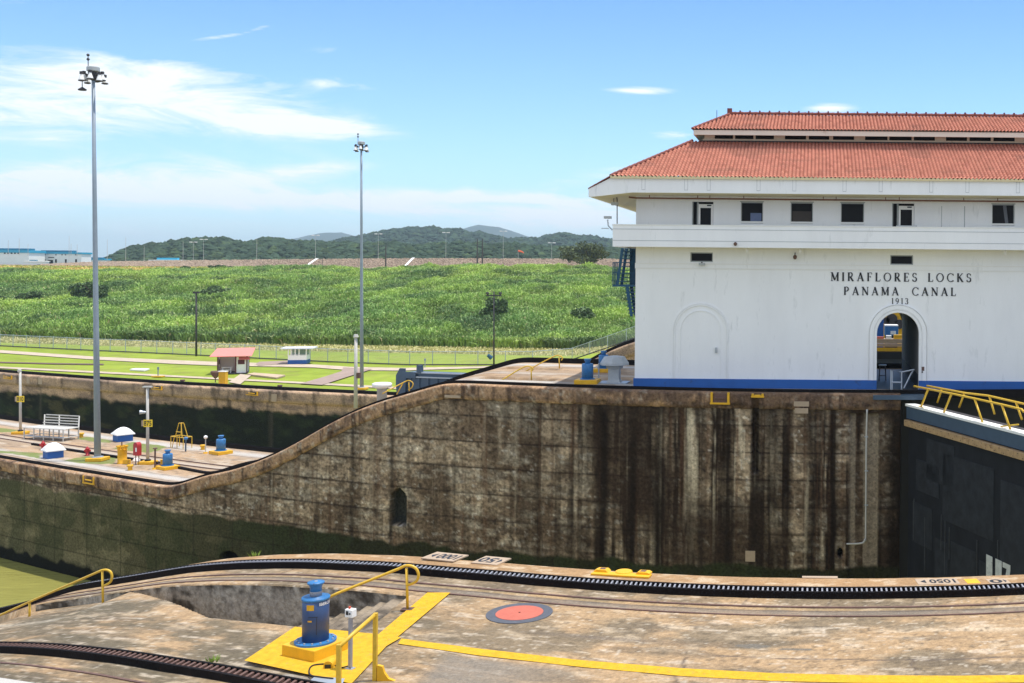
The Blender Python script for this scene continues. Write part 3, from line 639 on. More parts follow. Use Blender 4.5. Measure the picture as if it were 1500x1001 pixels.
c = np.where(nich[..., None], np.array([.045,.045,.035]), c)
gridmesh('wall_face', X, Y, Z, c, 'wall', lw)
# coping: rounded nose and top strip up to the rack
s1c = np.arange(-72, SE+.01, .08)
prof = [(61.10, .0), (60.62, .0), (60.50, -.012), (60.42, -.05), (60.385, -.11), (60.38, -.2), (60.38, -.35), (60.385, -.5), (60.39, -.65), (60.41, -.86), (60.58, -.93)]
pt = np.array([p_[0] for p_ in prof]); pz = np.array([p_[1] for p_ in prof])
S_, K_ = np.meshgrid(s1c, np.arange(len(prof))); T_ = pt[K_]; DZn = pz[K_]; Z = zc(S_)+DZn
T_ = T_ + (fbm(S_*2.2, DZn*4, 100, 4)-.5)*.07*(DZn < -.1) + .5*((np.abs(S_-pxs(1108)) < .17) & (DZn < -.1)) + .14*sst(fbm(S_*1.3, DZn*2, 106, 3), .64, .72)*(DZn < -.5); X, Y = Wn(S_, T_)
c = np.broadcast_to(np.array([.40,.25,.145]), S_.shape+(3,)).copy()
c = lerp(c, [.19,.12,.08], sst(fbm(S_*1.1, DZn*1.5+T_, 101, 5), .46, .64)*.85)
c = lerp(c, [.07,.045,.035], sst(fbm(S_*3.2, DZn*.25, 102, 4), .55, .70)*.8*(DZn < -.08))
c = lerp(c, [.55,.47,.36], sst(fbm(S_*4, DZn*5+T_*3, 103, 4), .62, .72)*.5)
c = lerp(c, [.095,.060,.042], sst(S_, pxs(815), pxs(860))*.72*sst(fbm(S_*.9, DZn*1.2, 104, 4), .28, .46))  # control house's cast shadow painted into the right part of the coping
c = lerp(c, [.04,.028,.02], np.exp(-((DZn+.62+.12*(fbm(S_*.8, S_*0, 105, 4)-.5)*2)/.018)**2)*.8)
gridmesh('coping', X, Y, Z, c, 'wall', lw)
tx = MB().box(-.42, .42, -.01, .012, -.12, .13)
# crest surface (between the two faces)
s1 = np.concatenate([np.arange(-100, -56, .25), np.arange(-56, 3.0, .1), np.arange(3, 40, .25)]); t1 = np.concatenate([[61.10, 61.12], np.arange(61.3, 77.3, .15)])
S_, T_ = np.meshgrid(s1, t1); X, Y = Wn(S_, T_); Z = zc(S_)+.0
def prect(px0, px1, py0, py1, z=0):
    return None
# two stair pits on the crest
def pit(S, T, sa, sb, ta, tb): return (S > sa) & (S < sb) & (T > ta) & (T < tb)
pa = ST(P(700, 558, 0)); 
pit1 = pit(S_, T_, s_at(712, 65), s_at(818, 65), 63.9, 65.2); pit2 = pit(S_, T_, s_at(742, 72), s_at(822, 72), 71.0, 72.4)
Z = np.where(pit1 | pit2, Z - np.where(pit1, np.clip((s_at(820, 65)-S_)*.6, .2, 1.8), np.clip((s_at(822, 72)-S_)*.6, .2, 1.8)), Z)
rampm = sst(S_, -42, -39)
c = np.broadcast_to(np.array([.43,.295,.18]), S_.shape+(3,)).copy()
c = lerp(c, [.34,.25,.17], sst(fbm(S_*.4, T_*.6, 110, 5), .45, .62)*.8)
c = lerp(c, [.54,.47,.37], sst(fbm(S_*.9, T_*1.5, 111, 5), .58, .70)*.5)
c = lerp(c, [.16,.12,.085], sst(fbm(S_*1.6, T_*2.2, 116, 5), .56, .68)*.5)
c = lerp(c, [.50,.49,.46], (np.exp(-((T_-63.2)/.8)**2)+np.exp(-((T_-74.6)/.9)**2))*.75)
c = lerp(c, [.46,.40,.33], np.exp(-((T_-68.3)/.7)**2)*.8)
for tt in (62.35, 63.9, 67.55, 69.05, 73.6): c = lerp(c, [.10,.075,.06], np.exp(-((T_-tt)/.07)**2)*.8)
grass = np.zeros_like(S_)
def inpoly(S, T, poly):
    r = np.zeros(S.shape, bool); n = len(poly)
    for i in range(n):
        (x0, y0), (x1, y1) = poly[i], poly[(i+1) % n]
        if y0 == y1: continue
        r ^= ((y0 > T) != (y1 > T)) & (S < (x1-x0)*(T-y0)/(y1-y0)+x0)
    return r
for pl_ in ([(-40,661),(20,665),(58,672),(60,668),(62,664),(40,663),(0,660)], [(92,676),(120,669),(150,668),(172,672),(166,680),(140,680),(118,679)], [(165,657),(195,648),(232,652),(246,655),(218,664),(190,661)], [(112,643),(128,640),(163,645),(163,649),(140,648)], [(-40,625),(0,627),(48,632),(30,634),(-10,633)]):
    grass = np.maximum(grass, inpoly(S_+(vn(S_*2,T_*2,6)-.5)*.3, T_+(vn(S_*2,T_*2,7)-.5)*.25, [ST(P(a_, b_, -8.2)) for a_, b_ in pl_]).astype(float))
c = lerp(c, [.17,.21,.055], grass*(.75+.25*vn(S_*3, T_*3, 5)))
c = lerp(c, [.26,.17,.10], sst(fbm(S_*.8, T_*1.0, 115, 4), .55, .65)*(1-grass)*rampm*.5)
c = lerp(c, [.10,.09,.08], (T_ > 76.9)*.5)
c = np.where((pit1 | pit2)[..., None], np.array([.08,.07,.055]), c)
gridmesh('crest', X, Y, Z, c, 'pave', lw)
# far face of the centre wall
s4 = np.arange(-100, 40, .5); S4, Q4 = np.meshgrid(s4, np.linspace(0, 1, 12)); X4, Y4 = Wn(S4, 77.2+0*S4); Z4 = zc(S4)*(1-Q4) - 17*Q4
gridmesh('far_face', X4, Y4, Z4, lerp(np.broadcast_to(np.array([.25,.2,.15]), X4.shape+(3,)).copy(), [.04,.05,.03], Q4), 'wall', lw)
# recessed wall behind the gate
g = MB(); prev = None
ss = np.linspace(SE, 42, 30); v0 = []
g.add([W(SE, TE+.1, -.25), W(SE, 62.35, -.25), W(SE, 62.35, -17), W(SE, TE+.1, -17)], [(0,1,2,3)])
for s in ss: g.v += [tuple(W(s, 62.35, -.02)), tuple(W(s, 62.35, -17))]
b_ = 4
g.f += [(b_+2*i, b_+2*i+2, b_+2*i+3, b_+2*i+1) for i in range(len(ss)-1)]
g.build('gate_recess', mat('dark_recess_concrete', (.022,.02,.016), .8, .3, 1), lw)  # recess wall in a near-black concrete colour
g = MB(); g.box(SE-1.6, SE+1.3, TE-.25, 62.4, -.30, -.06)
g2 = MB(); g2.add([W(v[0], v[1], v[2]) for v in g.v], g.f); g2.build('landing_slab', 'gateblue', lw)
g = MB()
for s in np.linspace(SE, 42, 30): g.v += [tuple(W(s, 61.9, .02)), tuple(W(s, 62.5, .02)), tuple(W(s, 61.9, -.3))]
for i in range(29): g.f += [(3*i, 3*i+3, 3*i+4, 3*i+1), (3*i, 3*i+2, 3*i+5, 3*i+3)]
g.build('recess_lip', 'rust', lw)
# small marks on the coping
def onwall(px, py, name, m, w, h, parent, th=.03, txt=None, off=.0, tm='letter'):
    a = (px-AX)/F; D = (TE-.03+off)/math.cos(a); c = PD(px, py, D); s, t_ = ST(c)
    o_ = thing_part(name, c, heading(s, t_), w, h, th, m, parent)
    return o_
def thing_part(name, c, rz, w, h, th, m, parent):
    o = MB().box(-w/2, w/2, -th, th, -h/2, h/2).build(name, m, parent); o.location = c; o.rotation_euler = (0, 0, rz); return o
onwall(663, 581, 'number_patch', 'plaque', 1.1, .16, lw, .02)
onwall(1174, 592, 'painted_square', 'plaque', .85, .28, lw, .02, off=-.03); onwall(1174, 602, 'painted_square', 'plaque', .75, .3, lw, .02, off=.0)
onwall(1099, 815, 'painted_square', 'plaque', .55, .6, lw, .02, off=.17)
# yellow wall brackets let into the coping
def bracket(px, py, label, t0, zf, w=1.25, hollow=True, group='yellow mooring brackets let into the centre wall coping', h=.5):
    a = (px-AX)/F; D = t0/math.cos(a); c = PD(px, py, D); s, t_ = ST(c)
    root = thing('mooring_bracket', label, 'mooring bracket', c, heading(s, t_), group)
    g = MB()
    for sx in (-1, 1): g.box(sx*w/2-.06, sx*w/2+.06, -.10, .06, -h/2, h/2)
    g.box(-w/2-.09, w/2+.09, -.101, .059, -h/2-.05, -h/2+.05)
    g.build('frame', 'yellow', root); MB().box(-w/2+.1, w/2-.1, -.03, .02, -h/2+.05, h/2-.05).build('recess_back', 'letter' if hollow else 'rust', root)
    MB().tube([(-w*.3, -.06, -.02), (w*.3, -.06, -.02)], .05, 8).build('roller', 'yellow' if hollow else 'rust', root)
    return root
bracket(131, 703, 'yellow bracket on the lower end of the centre wall below the tall grey mast', TE-.05, zc)
bracket(1055, 583, 'square yellow bracket in the shaded coping below the blank arch', TE-.05, zc, .95, False, h=.62)
p_ = bracket(1110, 579, 'narrow yellow bracket over the dark slot in the wall', TE-.05, zc, .55, True, h=.16)
# white pipe on the wall
g = MB(); D = 62.0
pts = smooth_path([PD(1270,600,60.45), PD(1269,650,60.55), PD(1268,780,60.55), PD(1267,790,60.5), PD(1262,796,60.45), PD(1240,797,60.45)])
root = thing('drain_pipe', 'thin white pipe running down the stained wall into a hole', 'pipe', PD(1270,600,60.45)); o = Vector(root.location)
MB().tube([p-o for p in pts], .05, 8).build('pipe', 'pgrey', root, auto=True)
for py in (640, 690, 740): c_ = PD(1269, py, 60.55)-o; MB().cbox(c_, (.2,.12,.05)).build('clamp', 'galv', root)
# rack rails on the centre wall (dark lines)
def plain_rack(t0, t1, sa, sb, zf, label, h=.28, group='dark rack rails along the lock walls', ds=.4):
    return rack('rack_rail', t0, t1, sa, sb, zf, label, 'black', 'steel', h, group=group, ds=ds, rungs=False)
plain_rack(60.95, 61.35, -80, 40, zc, 'dark rack rail sweeping up the near edge of the centre wall', .14)
plain_rack(76.4, 76.9, -100, 40, zc, 'dark rack rail on the far edge of the centre wall', .34)
def mid_t(s): return float(np.interp(s, [-100,-48,-41,-36,-30], [67.6,67.0,65.6,64.4,63.4]))
g = MB(); ss = np.arange(-60, -28, .4)
for s in ss:
    z = float(zc(s)); t_ = mid_t(s); g.v += [tuple(W(s, t_, z)), tuple(W(s, t_, z+.16)), tuple(W(s, t_+.3, z+.16)), tuple(W(s, t_+.3, z))]
for i in range(len(ss)-1):
    for j in range(3): g.f.append((i*4+j, (i+1)*4+j, (i+1)*4+j+1, i*4+j+1))
tag(g.build('rack_rail', 'black'), 'short curved dark rack rail joining the near edge from the middle of the wall', 'rack rail', 'dark rack rails along the lock walls')
for t_, lab in ((67.7,'first rusty rail along the middle of the centre wall, nearer the camera'), (69.2,'second rusty rail along the middle of the centre wall, farther from the camera')):
    runrail(t_, t_+.12, -95, -36, zc, lab, .06, 160)

# ================================================================== WATER
w1 = MB(); w1.add([W(s, t, -15.8) for s in np.linspace(-120, 60, 60) for t in (24, 60.8)], [(2*i, 2*i+2, 2*i+3, 2*i+1) for i in range(59)]); tag(w1.build('water', 'water'), kind='structure')
def tf(s_a):      # far wall offset as a function of bearing
    px = AX + F*s_a
    return np.interp(px, [-300, 0, 230, 370, 500, 620, 900, 1400], [107, 108.6, 112.2, 114.3, 116, 117, 117, 117])
w2 = MB(); w2.add([W(s, t, -15.8) for s in np.linspace(-160, 60, 60) for t in (77, 119)], [(2*i, 2*i+2, 2*i+3, 2*i+1) for i in range(59)]); tag(w2.build('water', 'water'), kind='structure')

# ================================================================== FAR LOCK WALL
fwl = thing('lock_wall', 'far lock wall with a dark wet face across the second chamber', 'lock wall', (0,0,0))
aa = np.linspace(-1.15, .35, 700)
def farline(off): 
    tt = tf(aa)+off; r = tt/np.cos(aa); return r*aa, r, tt*np.tan(aa)
def zfar(s): return zc(np.asarray(s)-5.0)
nq = 46; X = np.zeros((nq, len(aa))); Y = X.copy(); Z = X.copy(); SS = X.copy()
for i, qd in enumerate(np.concatenate([[0, 0, .06, .2, .6, 1.0, 1.38, 1.42], np.linspace(1.6, 9, nq-8)])):
    off = [1.2, .25, .05, 0, 0, 0, 0, .3][i] if i < 8 else .3
    x_, y_, s_ = farline(off); X[i] = x_; Y[i] = y_; SS[i] = s_; Z[i] = zfar(s_) - qd
Zr = Z - zfar(SS)
c = np.broadcast_to(np.array([.48,.33,.21]), X.shape+(3,)).copy()
c = lerp(c, [.22,.16,.12], sst(fbm(SS*.5, Zr*1.5, 120, 5), .45, .62)*.8)
c = lerp(c, [.08,.06,.045], sst(fbm(SS*1.6, Zr*.2, 121, 4), .56, .70)*.8)
c = lerp(c, [.30,.22,.15], np.exp(-((Zr+.95)/.08)**2)*.5)
dk = sst(-Zr+(fbm(SS*1.2, Zr*.3, 122, 4)-.5)*.9, 2.3, 2.75)
dc = lerp(np.broadcast_to(np.array([.014,.017,.010]), X.shape+(3,)).copy(), [.11,.095,.04], sst(fbm(SS*.7, Zr*1.2, 123, 5), .52, .68)*.55*sst(-SS, 70, 100))
dc = lerp(dc, [.035,.05,.018], sst(fbm(SS*.5, Zr*.8, 124, 5), .5, .7)*.5)
c = c*(1-dk[..., None]) + dc*dk[..., None]
for px in (62, 397, 505): c = lerp(c, [.10,.085,.06], np.exp(-((SS/ (tf(np.arctan2(SS, 115))) - math.tan((px-AX)/F))/.0016)**2)*.7)
gridmesh('wall_face', X, Y, Z, c, 'wall', fwl)
# narrow strip behind the far coping + rack
g = MB(); g2 = MB()
x0, y0, s0 = farline(1.2); x1, y1, s1_ = farline(1.7); x2, y2, _ = farline(4.2)
for i in range(0, len(aa), 4):
    z = float(zfar(s0[i])); g.v += [(x0[i], y0[i], z-.1), (x0[i], y0[i], z+.35), (x1[i], y1[i], z+.35), (x1[i], y1[i], z-.1)]; g2.v += [(x1[i], y1[i], z), (x2[i], y2[i], z)]
nn = len(g.v)//4
for i in range(nn-1):
    for j in range(3): g.f.append((i*4+j, (i+1)*4+j, (i+1)*4+j+1, i*4+j+1))
    g2.f.append((2*i, 2*i+2, 2*i+3, 2*i+1))
MT['tan'] = mat('tan_concrete', (.50,.37,.25), .9, .15, .5)
tag(g.build('rack_rail', 'black'), 'dark rack rail along the far lock wall below the lawn', 'rack rail', 'dark rack rails along the lock walls')
g2.build('crest', 'tan', fwl)
for px, py, lab in ((12, 552, 'leftmost yellow bracket on the far lock wall'), (230, 567.5, 'yellow bracket on the far lock wall above the 875 sign'), (369, 575.5, 'yellow bracket on the far lock wall left of the second mast'), (589, 585, 'yellow bracket on the far lock wall at the foot of the second mast')):
    a = (px-AX)/F; bracket(px, py+.5, lab, float(tf(a))-.05, zc, 1.9, True, 'yellow mooring brackets on the far lock wall', .45)
for px, py, w_ in ((40, 557, 1.3), (57, 558, 1.6), (400, 583, 1.2)):
    a = (px-AX)/F; c_ = PD(px, py, (float(tf(a))-.04)/math.cos(a)); thing_part('painted_square', c_, heading(*ST(c_)), w_, .9, .03, 'plaque', fwl)

# ================================================================== TERRAIN beyond (fan from the far wall outwards)
cols = np.arange(-700, 2300, 8.0)
def crest_z(px): return np.interp(px, [-300, 0, 200, 400, 600, 800, 1000, 1500], [2.6, 2.9, 3.4, 4.6, 5.6, 6.0, 6.2, 6.2])
def rock_z(px): return np.interp(px, [-700, 60, 100, 160, 250, 400, 600, 900, 1500], [7.2, 7.2, 8.0, 8.9, 9.6, 10.6, 11.8, 12.4, 12.4])
def bank_base(px): return np.interp(px, [-300, 0, 200, 400, 700, 900, 1200], [217, 222, 215, 208, 204, 200, 196])
def terr(px, D):
    bb = bank_base(px); z = np.full(np.broadcast(px, D).shape, -8.2)
    cz = crest_z(px)
    u = np.clip((D-bb)/(415-bb), 0, 1); prof = np.interp(u, [0, .06, .25, .6, .85, 1], [0, .02, .22, .68, .92, 1]); z = z + prof*(cz+8.2)
    pl = np.clip((D-415)/(505-415), 0, 1); z = z + pl*(6.6-cz)*np.where(px < 350, 1, .0)
    rk = np.clip((D-505)/(545-505), 0, 1); base = np.where(px < 350, 6.6, cz); z = np.where(D > 505, base + rk*(rock_z(px)-base), z)
    rise = sst(np.asarray(px, float), 820, 960)*np.clip(1-(D-150)/90, 0, 1)*np.clip((D-118)/14, 0, 1)*3.2; z = z + rise
    return z
rowsD = np.concatenate([[119.5], np.arange(121, 215, 3), np.arange(215, 430, 2.5), np.arange(430, 505, 8), np.arange(505, 552, 3), [560, 600, 700, 900, 1400, 2500, 5000, 9000, 14000]])
PXg, Dg = np.meshgrid(cols, rowsD); start = np.maximum((tf((PXg-AX)/F)+1.9)/np.cos((PXg-AX)/F), 0); 
Dg = np.where(Dg < 200, start + (Dg-119.5)*(200-start)/(200-119.5), Dg)
Z = terr(PXg, Dg); Z = Z + np.where((Dg > bank_base(PXg)) & (Dg < 505), (fbm(PXg*Dg/F/14, Dg/14, 130, 3)-.5)*2.2*np.clip((Dg-bank_base(PXg))/20, 0, 1)*np.clip((425-Dg)/30, 0, 1), 0)
Z = Z - .04 - np.where(Dg < 204, 0.0, 0)
X = (PXg-AX)/F*Dg; Y = Dg
c = np.broadcast_to(np.array([.235,.30,.035]), X.shape+(3,)).copy()
c = lerp(c, [.29,.35,.045], sst(fbm(X*.05, Y*.12, 131, 4), .4, .65)*.7)
c = lerp(c, [.24,.22,.07], sst(fbm(X*.3, Y*.3, 132, 4), .58, .72)*.45)
rough = sst(Dg-(bank_base(PXg)-15), 0, 4)*(Dg < 505)
c = lerp(c, [.28,.30,.09], rough*.8); c = lerp(c, [.42,.36,.16], rough*sst(fbm(X*.3, Y*.35, 133, 4), .48, .62)*.7)
bk = (Dg > bank_base(PXg)+2) & (Dg < 430); c = np.where(bk[..., None], np.array([.17,.25,.05]), c)
pl = (Dg >= 424) & (Dg < 505); c = np.where(pl[..., None], lerp(np.broadcast_to(np.array([.42,.33,.09]), X.shape+(3,)).copy(), [.2,.24,.05], sst(fbm(X*.02, Y*.05, 134, 4), .5, .65)), c)
rkm = (Dg >= 505) & (Dg < 552); c = np.where(rkm[..., None], lerp(np.broadcast_to(np.array([.29,.22,.16]), X.shape+(3,)).copy(), [.24,.17,.13], sst(fbm(X*.5, Y*.9, 135, 4), .45, .65)), c)
far = Dg >= 552; c = np.where(far[..., None], np.array([.08,.11,.04]), c)
gridmesh('ground', X, Y, Z, c, 'ground'); tag(bpy.data.objects['ground'], kind='structure')
# rock facing: many stones in one mass
def lumps(n, posf, sizef, colf, name, label, mname, sub=1, squash=.7, rough=.25, kind='stuff'):
    bm = bmesh.new(); bmesh.ops.create_icosphere(bm, subdivisions=sub, radius=1); bv = np.array([v.co[:] for v in bm.verts]); bf = np.array([[v.index for v in f.verts] for f in bm.faces]); bm.free()
    nv = len(bv); P_ = posf(n); Sz = sizef(n)
    V = bv[None]*Sz[:, None, :]*(1+rough*(RNG.random((n, nv, 1))-.5)*2)
    an = RNG.random(n)*6.28; ca, sa = np.cos(an)[:, None], np.sin(an)[:, None]; vx = V[..., 0]*ca-V[..., 1]*sa; vy = V[..., 0]*sa+V[..., 1]*ca
    V = np.stack([vx, vy, V[..., 2]], -1)+P_[:, None, :]
    Fc = (bf[None]+np.arange(n)[:, None, None]*nv).reshape(-1, 3)
    cc = colf(n, P_)[:, None, :]*(1+.25*(RNG.random((n, nv, 1))-.5)) 
    return trimesh(name, V.reshape(-1, 3), Fc, cc.reshape(-1, 3), mname, label, kind)
def trimesh(name, V, Fc, cc, mname, label=None, kind=None, cat=None, smooth=False, parent=None, k=3):
    me = bpy.data.meshes.new(name); me.vertices.add(len(V)); me.vertices.foreach_set('co', V.astype(np.float32).ravel())
    me.loops.add(Fc.size); me.loops.foreach_set('vertex_index', Fc.ravel().astype(np.int32)); me.polygons.add(len(Fc)); me.polygons.foreach_set('loop_start', np.arange(len(Fc), dtype=np.int32)*k)
    me.polygons.foreach_set('use_smooth', np.full(len(Fc), smooth)); me.update(calc_edges=True)
    a = me.color_attributes.new('Col', 'FLOAT_COLOR', 'POINT'); c4 = np.ones((len(V), 4), np.float32); c4[:, :3] = np.clip(cc, .002, .95); a.data.foreach_set('color', c4.ravel())
    o = bpy.data.objects.new(name, me); COL.objects.link(o); me.materials.append(MT[mname])
    if parent: o.parent = parent
    return tag(o, label, cat, None, kind)
def rockpos(n):
    px = RNG.uniform(60, 1000, n); D = RNG.uniform(507, 547, n); z = terr(px, D)
    return np.stack([(px-AX)/F*D, D, z], -1)
lumps(16000, rockpos, lambda n: RNG.uniform(.22, .6, (n, 1))*np.array([[1.3, 1, .8]]), lambda n, p: np.array([[.31,.235,.17]])*RNG.uniform(.75, 1.2, (n, 1)), 'rock_facing', 'brown rock facing of the long embankment', 'ground')

# lawn paths
def poly_path(name, up, lo, z, m):
    g = MB()
    for a, b in zip(up, lo): g.v += [tuple(P(*a, z)), tuple(P(*b, z))]
    g.f = [(2*i, 2*i+2, 2*i+3, 2*i+1) for i in range(len(up)-1)]; o = g.build(name, m)
    return tag(o, kind='structure')
MT['path'] = mat('pale_path_concrete', (.50,.40,.29), .9, .2, .6, dark=(.36,.28,.2), dscale=.5, dth=.55)
MT['path2'] = mat('brown_path_asphalt', (.33,.24,.19), .9, .2, .6)
zl = -8.2+.06
poly_path('path', [(-80,510.5),(0,513),(139,522.5),(253,527.5),(312,530),(371,531.5),(460,534),(513,537.5),(588,539),(700,537),(760,534.5)], [(-80,514.5),(0,517),(139,527),(253,533),(312,535.5),(371,536.5),(460,538.5),(513,542.5),(588,543),(700,539.5),(760,536)], zl, 'path')
poly_path('path', [(-80,532),(0,537),(180,546),(293,552),(371,556),(450,560),(583,567)], [(-80,534.5),(0,539.5),(180,548.5),(293,554.5),(371,558.5),(450,562.5),(583,570)], zl, 'path')
poly_path('path', [(503,538),(500,544),(475,552),(440,562)], [(545,541),(522,548),(500,555),(472,564)], zl+.05, 'path2')
poly_path('path', [(430,528),(380,530),(375,533)], [(440,532),(400,534),(378,536)], zl+.04, 'path2')
poly_path('path', [(352,548),(335,560)], [(368,550),(352,563)], zl+.04, 'path')
for pts_, lab in (([(190,542.5),(198,541),(219,541.5),(211,543.8)], 'small white slab on the lawn left of the red roofed shelter'), ([(362,549.5),(372,547.5),(418,551),(405,554.8)], 'long grey slab on the lawn right of the red roofed shelter')):
    g = MB(); ps = [P(*q, zl) for q in pts_]; g.prism([(p.x, p.y) for p in ps], lambda p: (p[0], p[1], zl-.05), lambda p: (p[0], p[1], zl+.15)); tag(g.build('concrete_slab', 'tan' if 'grey' in lab else 'fw'), lab, 'slab')
g = MB(); 
for q in ((-60,527.5),(0,530),(80,532),(152,533)): g.v += [tuple(P(*q, zl)), tuple(P(q[0], q[1]+1.6, zl))]
g.f = [(2*i, 2*i+2, 2*i+3, 2*i+1) for i in range(3)]; tag(g.build('ditch', 'rust'), kind='structure')

# ---- cane grass bank (stuff)
def blades(n, pxr, Dr, zf, lenr, widr, colf, name, label, lean=.55, ground=0.0, dfun=None):
    px = RNG.uniform(*pxr, n); u = RNG.random(n)
    D = Dr(px, u); x = (px-AX)/F*D; z0 = zf(px, D)
    ln = RNG.uniform(*lenr, n); wd = RNG.uniform(*widr, n); az = RNG.random(n)*6.283; le = np.abs(RNG.normal(0, lean, n))
    dx = np.cos(az)*np.sin(le); dy = np.sin(az)*np.sin(le); dz = np.cos(le)
    wa = RNG.random(n)*6.283; wx, wy = np.cos(wa)*wd/2, np.sin(wa)*wd/2
    cl = fbm(x/6, D/9, 140, 4); z0 = z0 + np.maximum((cl-.42)*2.4+(fbm(x/24, D/30, 141, 2)-.4)*2.0, -.1)*ground + .7*(ground > 0)
    b = np.stack([x, D, z0], -1); m = b + np.stack([dx, dy, dz], -1)*(ln*.55)[:, None]; tp = m + np.stack([dx*2.0, dy*2.0, dz*.35], -1)*(ln*.45)[:, None]
    wv = np.stack([wx, wy, 0*wx], -1)
    V = np.stack([b-wv*.4, b+wv*.4, m+wv, m-wv, tp], 1)
    i0 = np.arange(n)*5
    Fc = np.concatenate([np.stack([i0, i0+1, i0+2], -1), np.stack([i0, i0+2, i0+3], -1), np.stack([i0+3, i0+2, i0+4], -1)])
    c = colf(n, x, D, cl); cc = np.repeat(c[:, None, :], 5, 1)
    return trimesh(name, V.reshape(-1, 3), Fc, cc.reshape(-1, 3), 'leaf', label, 'stuff')
def cane_col(n, x, D, cl):
    c = np.broadcast_to(np.array([.24,.36,.075]), (n, 3)).copy()
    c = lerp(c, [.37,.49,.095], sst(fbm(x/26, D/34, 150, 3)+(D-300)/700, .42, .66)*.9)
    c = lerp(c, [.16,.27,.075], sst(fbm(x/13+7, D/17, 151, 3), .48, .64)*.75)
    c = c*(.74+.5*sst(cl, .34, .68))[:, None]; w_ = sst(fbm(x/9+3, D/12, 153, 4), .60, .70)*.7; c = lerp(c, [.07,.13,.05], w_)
    r = RNG.random(n); c = np.where((r < .06)[:, None], [.46,.54,.22], c); c = np.where((r > .985)[:, None], [.45,.38,.18], c)
    return c*RNG.uniform(.86, 1.16, (n, 1))
def tz(px, D): return terr(px, D)-.3
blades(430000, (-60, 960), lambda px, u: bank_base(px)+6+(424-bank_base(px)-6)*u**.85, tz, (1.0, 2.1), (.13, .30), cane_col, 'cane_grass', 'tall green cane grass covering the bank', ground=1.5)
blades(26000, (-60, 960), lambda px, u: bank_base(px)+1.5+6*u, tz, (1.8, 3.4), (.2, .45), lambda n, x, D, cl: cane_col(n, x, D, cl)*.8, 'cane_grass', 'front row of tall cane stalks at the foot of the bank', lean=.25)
blades(30000, (-60, 960), lambda px, u: bank_base(px)-13+15*u, tz, (.5, 1.1), (.10, .26), lambda n, x, D, cl: lerp(np.broadcast_to(np.array([.46,.44,.15]), (n, 3)).copy(), [.74,.64,.34], RNG.random(n)**2), 'dry_grass', 'strip of dry pale grass at the foot of the bank', lean=.9)
blades(14000, (-60, 400), lambda px, u: 424+76*u, lambda px, D: terr(px, D), (.5, 1.2), (.4, .9), lambda n, x, D, cl: lerp(np.broadcast_to(np.array([.66,.50,.14]), (n, 3)).copy(), [.36,.40,.09], sst(fbm(x/20, D/12, 160, 3), .45, .6)), 'dry_grass', 'golden dry grass along the top of the bank', lean=.9)

# ---- trees
def leafcloud(n, blobs, size, col, jit=.35):
    bl = np.array(blobs); w = (bl[:, 3]*bl[:, 4]*bl[:, 5])**.66; k = RNG.choice(len(bl), n, p=w/w.sum()); d = RNG.normal(size=(n, 3)); d /= np.linalg.norm(d, axis=1)[:, None]
    r = RNG.random(n)**.35; c = bl[k, :3]+d*r[:, None]*bl[k, 3:6]
    sz = RNG.uniform(size*.6, size*1.4, n); u = RNG.normal(size=(n, 3)); u /= np.linalg.norm(u, axis=1)[:, None]; v = np.cross(u, RNG.normal(size=(n, 3))); v /= np.linalg.norm(v, axis=1)[:, None]
    V = np.stack([c+u*sz[:, None], c+v*sz[:, None]*.6, c-u*sz[:, None], c-v*sz[:, None]*.6], 1); i0 = np.arange(n)*4; Fc = np.stack([i0, i0+1, i0+2, i0+3], -1)
    cc = np.array(col)[None]*RNG.uniform(1-jit, 1+jit, (n, 1))*(.8+.4*RNG.random((n, 1))); return V.reshape(-1, 3), Fc, np.repeat(cc[:, None], 4, 1).reshape(-1, 3)
def tree(name, label, cat, base, w, h, col, n=1500, trunk=True, group=None, th=.25, nb=14, leaf=.35):
    root = thing(name, label, cat, base, 0, group); rng = random.Random(hash(label) % 1000 if False else len(label)*7+int(w*10))
    blobs = []
    for i in range(nb):
        a = rng.random()*6.283; rr = rng.random()**.5*w*.36; zc_ = h*(th+(1-th)*(.25+.6*rng.random()))
        blobs.append((rr*math.cos(a), rr*math.sin(a)*.8, zc_*(1-.25*(rr/(w*.5))), w*rng.uniform(.12, .22), w*rng.uniform(.12, .2), h*rng.uniform(.10, .2)))
    V, Fc, cc = leafcloud(n, blobs, leaf, col); trimesh('crown', V, Fc, cc, 'leaf', parent=root, k=4)
    if trunk:
        g = MB(); g.tube([(0,0,-.3), (.1,.05,h*.3), (0,.1,h*.6)], [w*.03, w*.02, w*.01], 8)
        for i in range(5):
            a = rng.random()*6.28; g.tube([(.05,.03,h*(.2+.06*i)), (w*.2*math.cos(a), w*.2*math.sin(a), h*(.5+.06*i))], [w*.012, w*.005], 6)
        g.build('trunk', 'trunk', root)
    return root
def base_at(px, py): # ground point on the bank seen at px,py
    best = None
    for D in np.arange(212, 560, 1.0):
        z = float(terr(np.array(px, float), np.array(D))); h = HC + dirp(px, py)[1]*D
        if z >= h: return Vector(((px-AX)/F*D, D, z))
    D = 430; return Vector(((px-AX)/F*D, D, float(terr(np.array(px, float), np.array(D)))))
D = 470; tb = Vector(((861-AX)/F*D, D, 6.9))
tree('broad_tree', 'broad spreading tree at the top of the bank left of the control house', 'tree', tb, 26, 13, (.085,.11,.045), 4200, th=.12, nb=30, leaf=.55)
GB = 'dark shrubs standing in the cane grass'
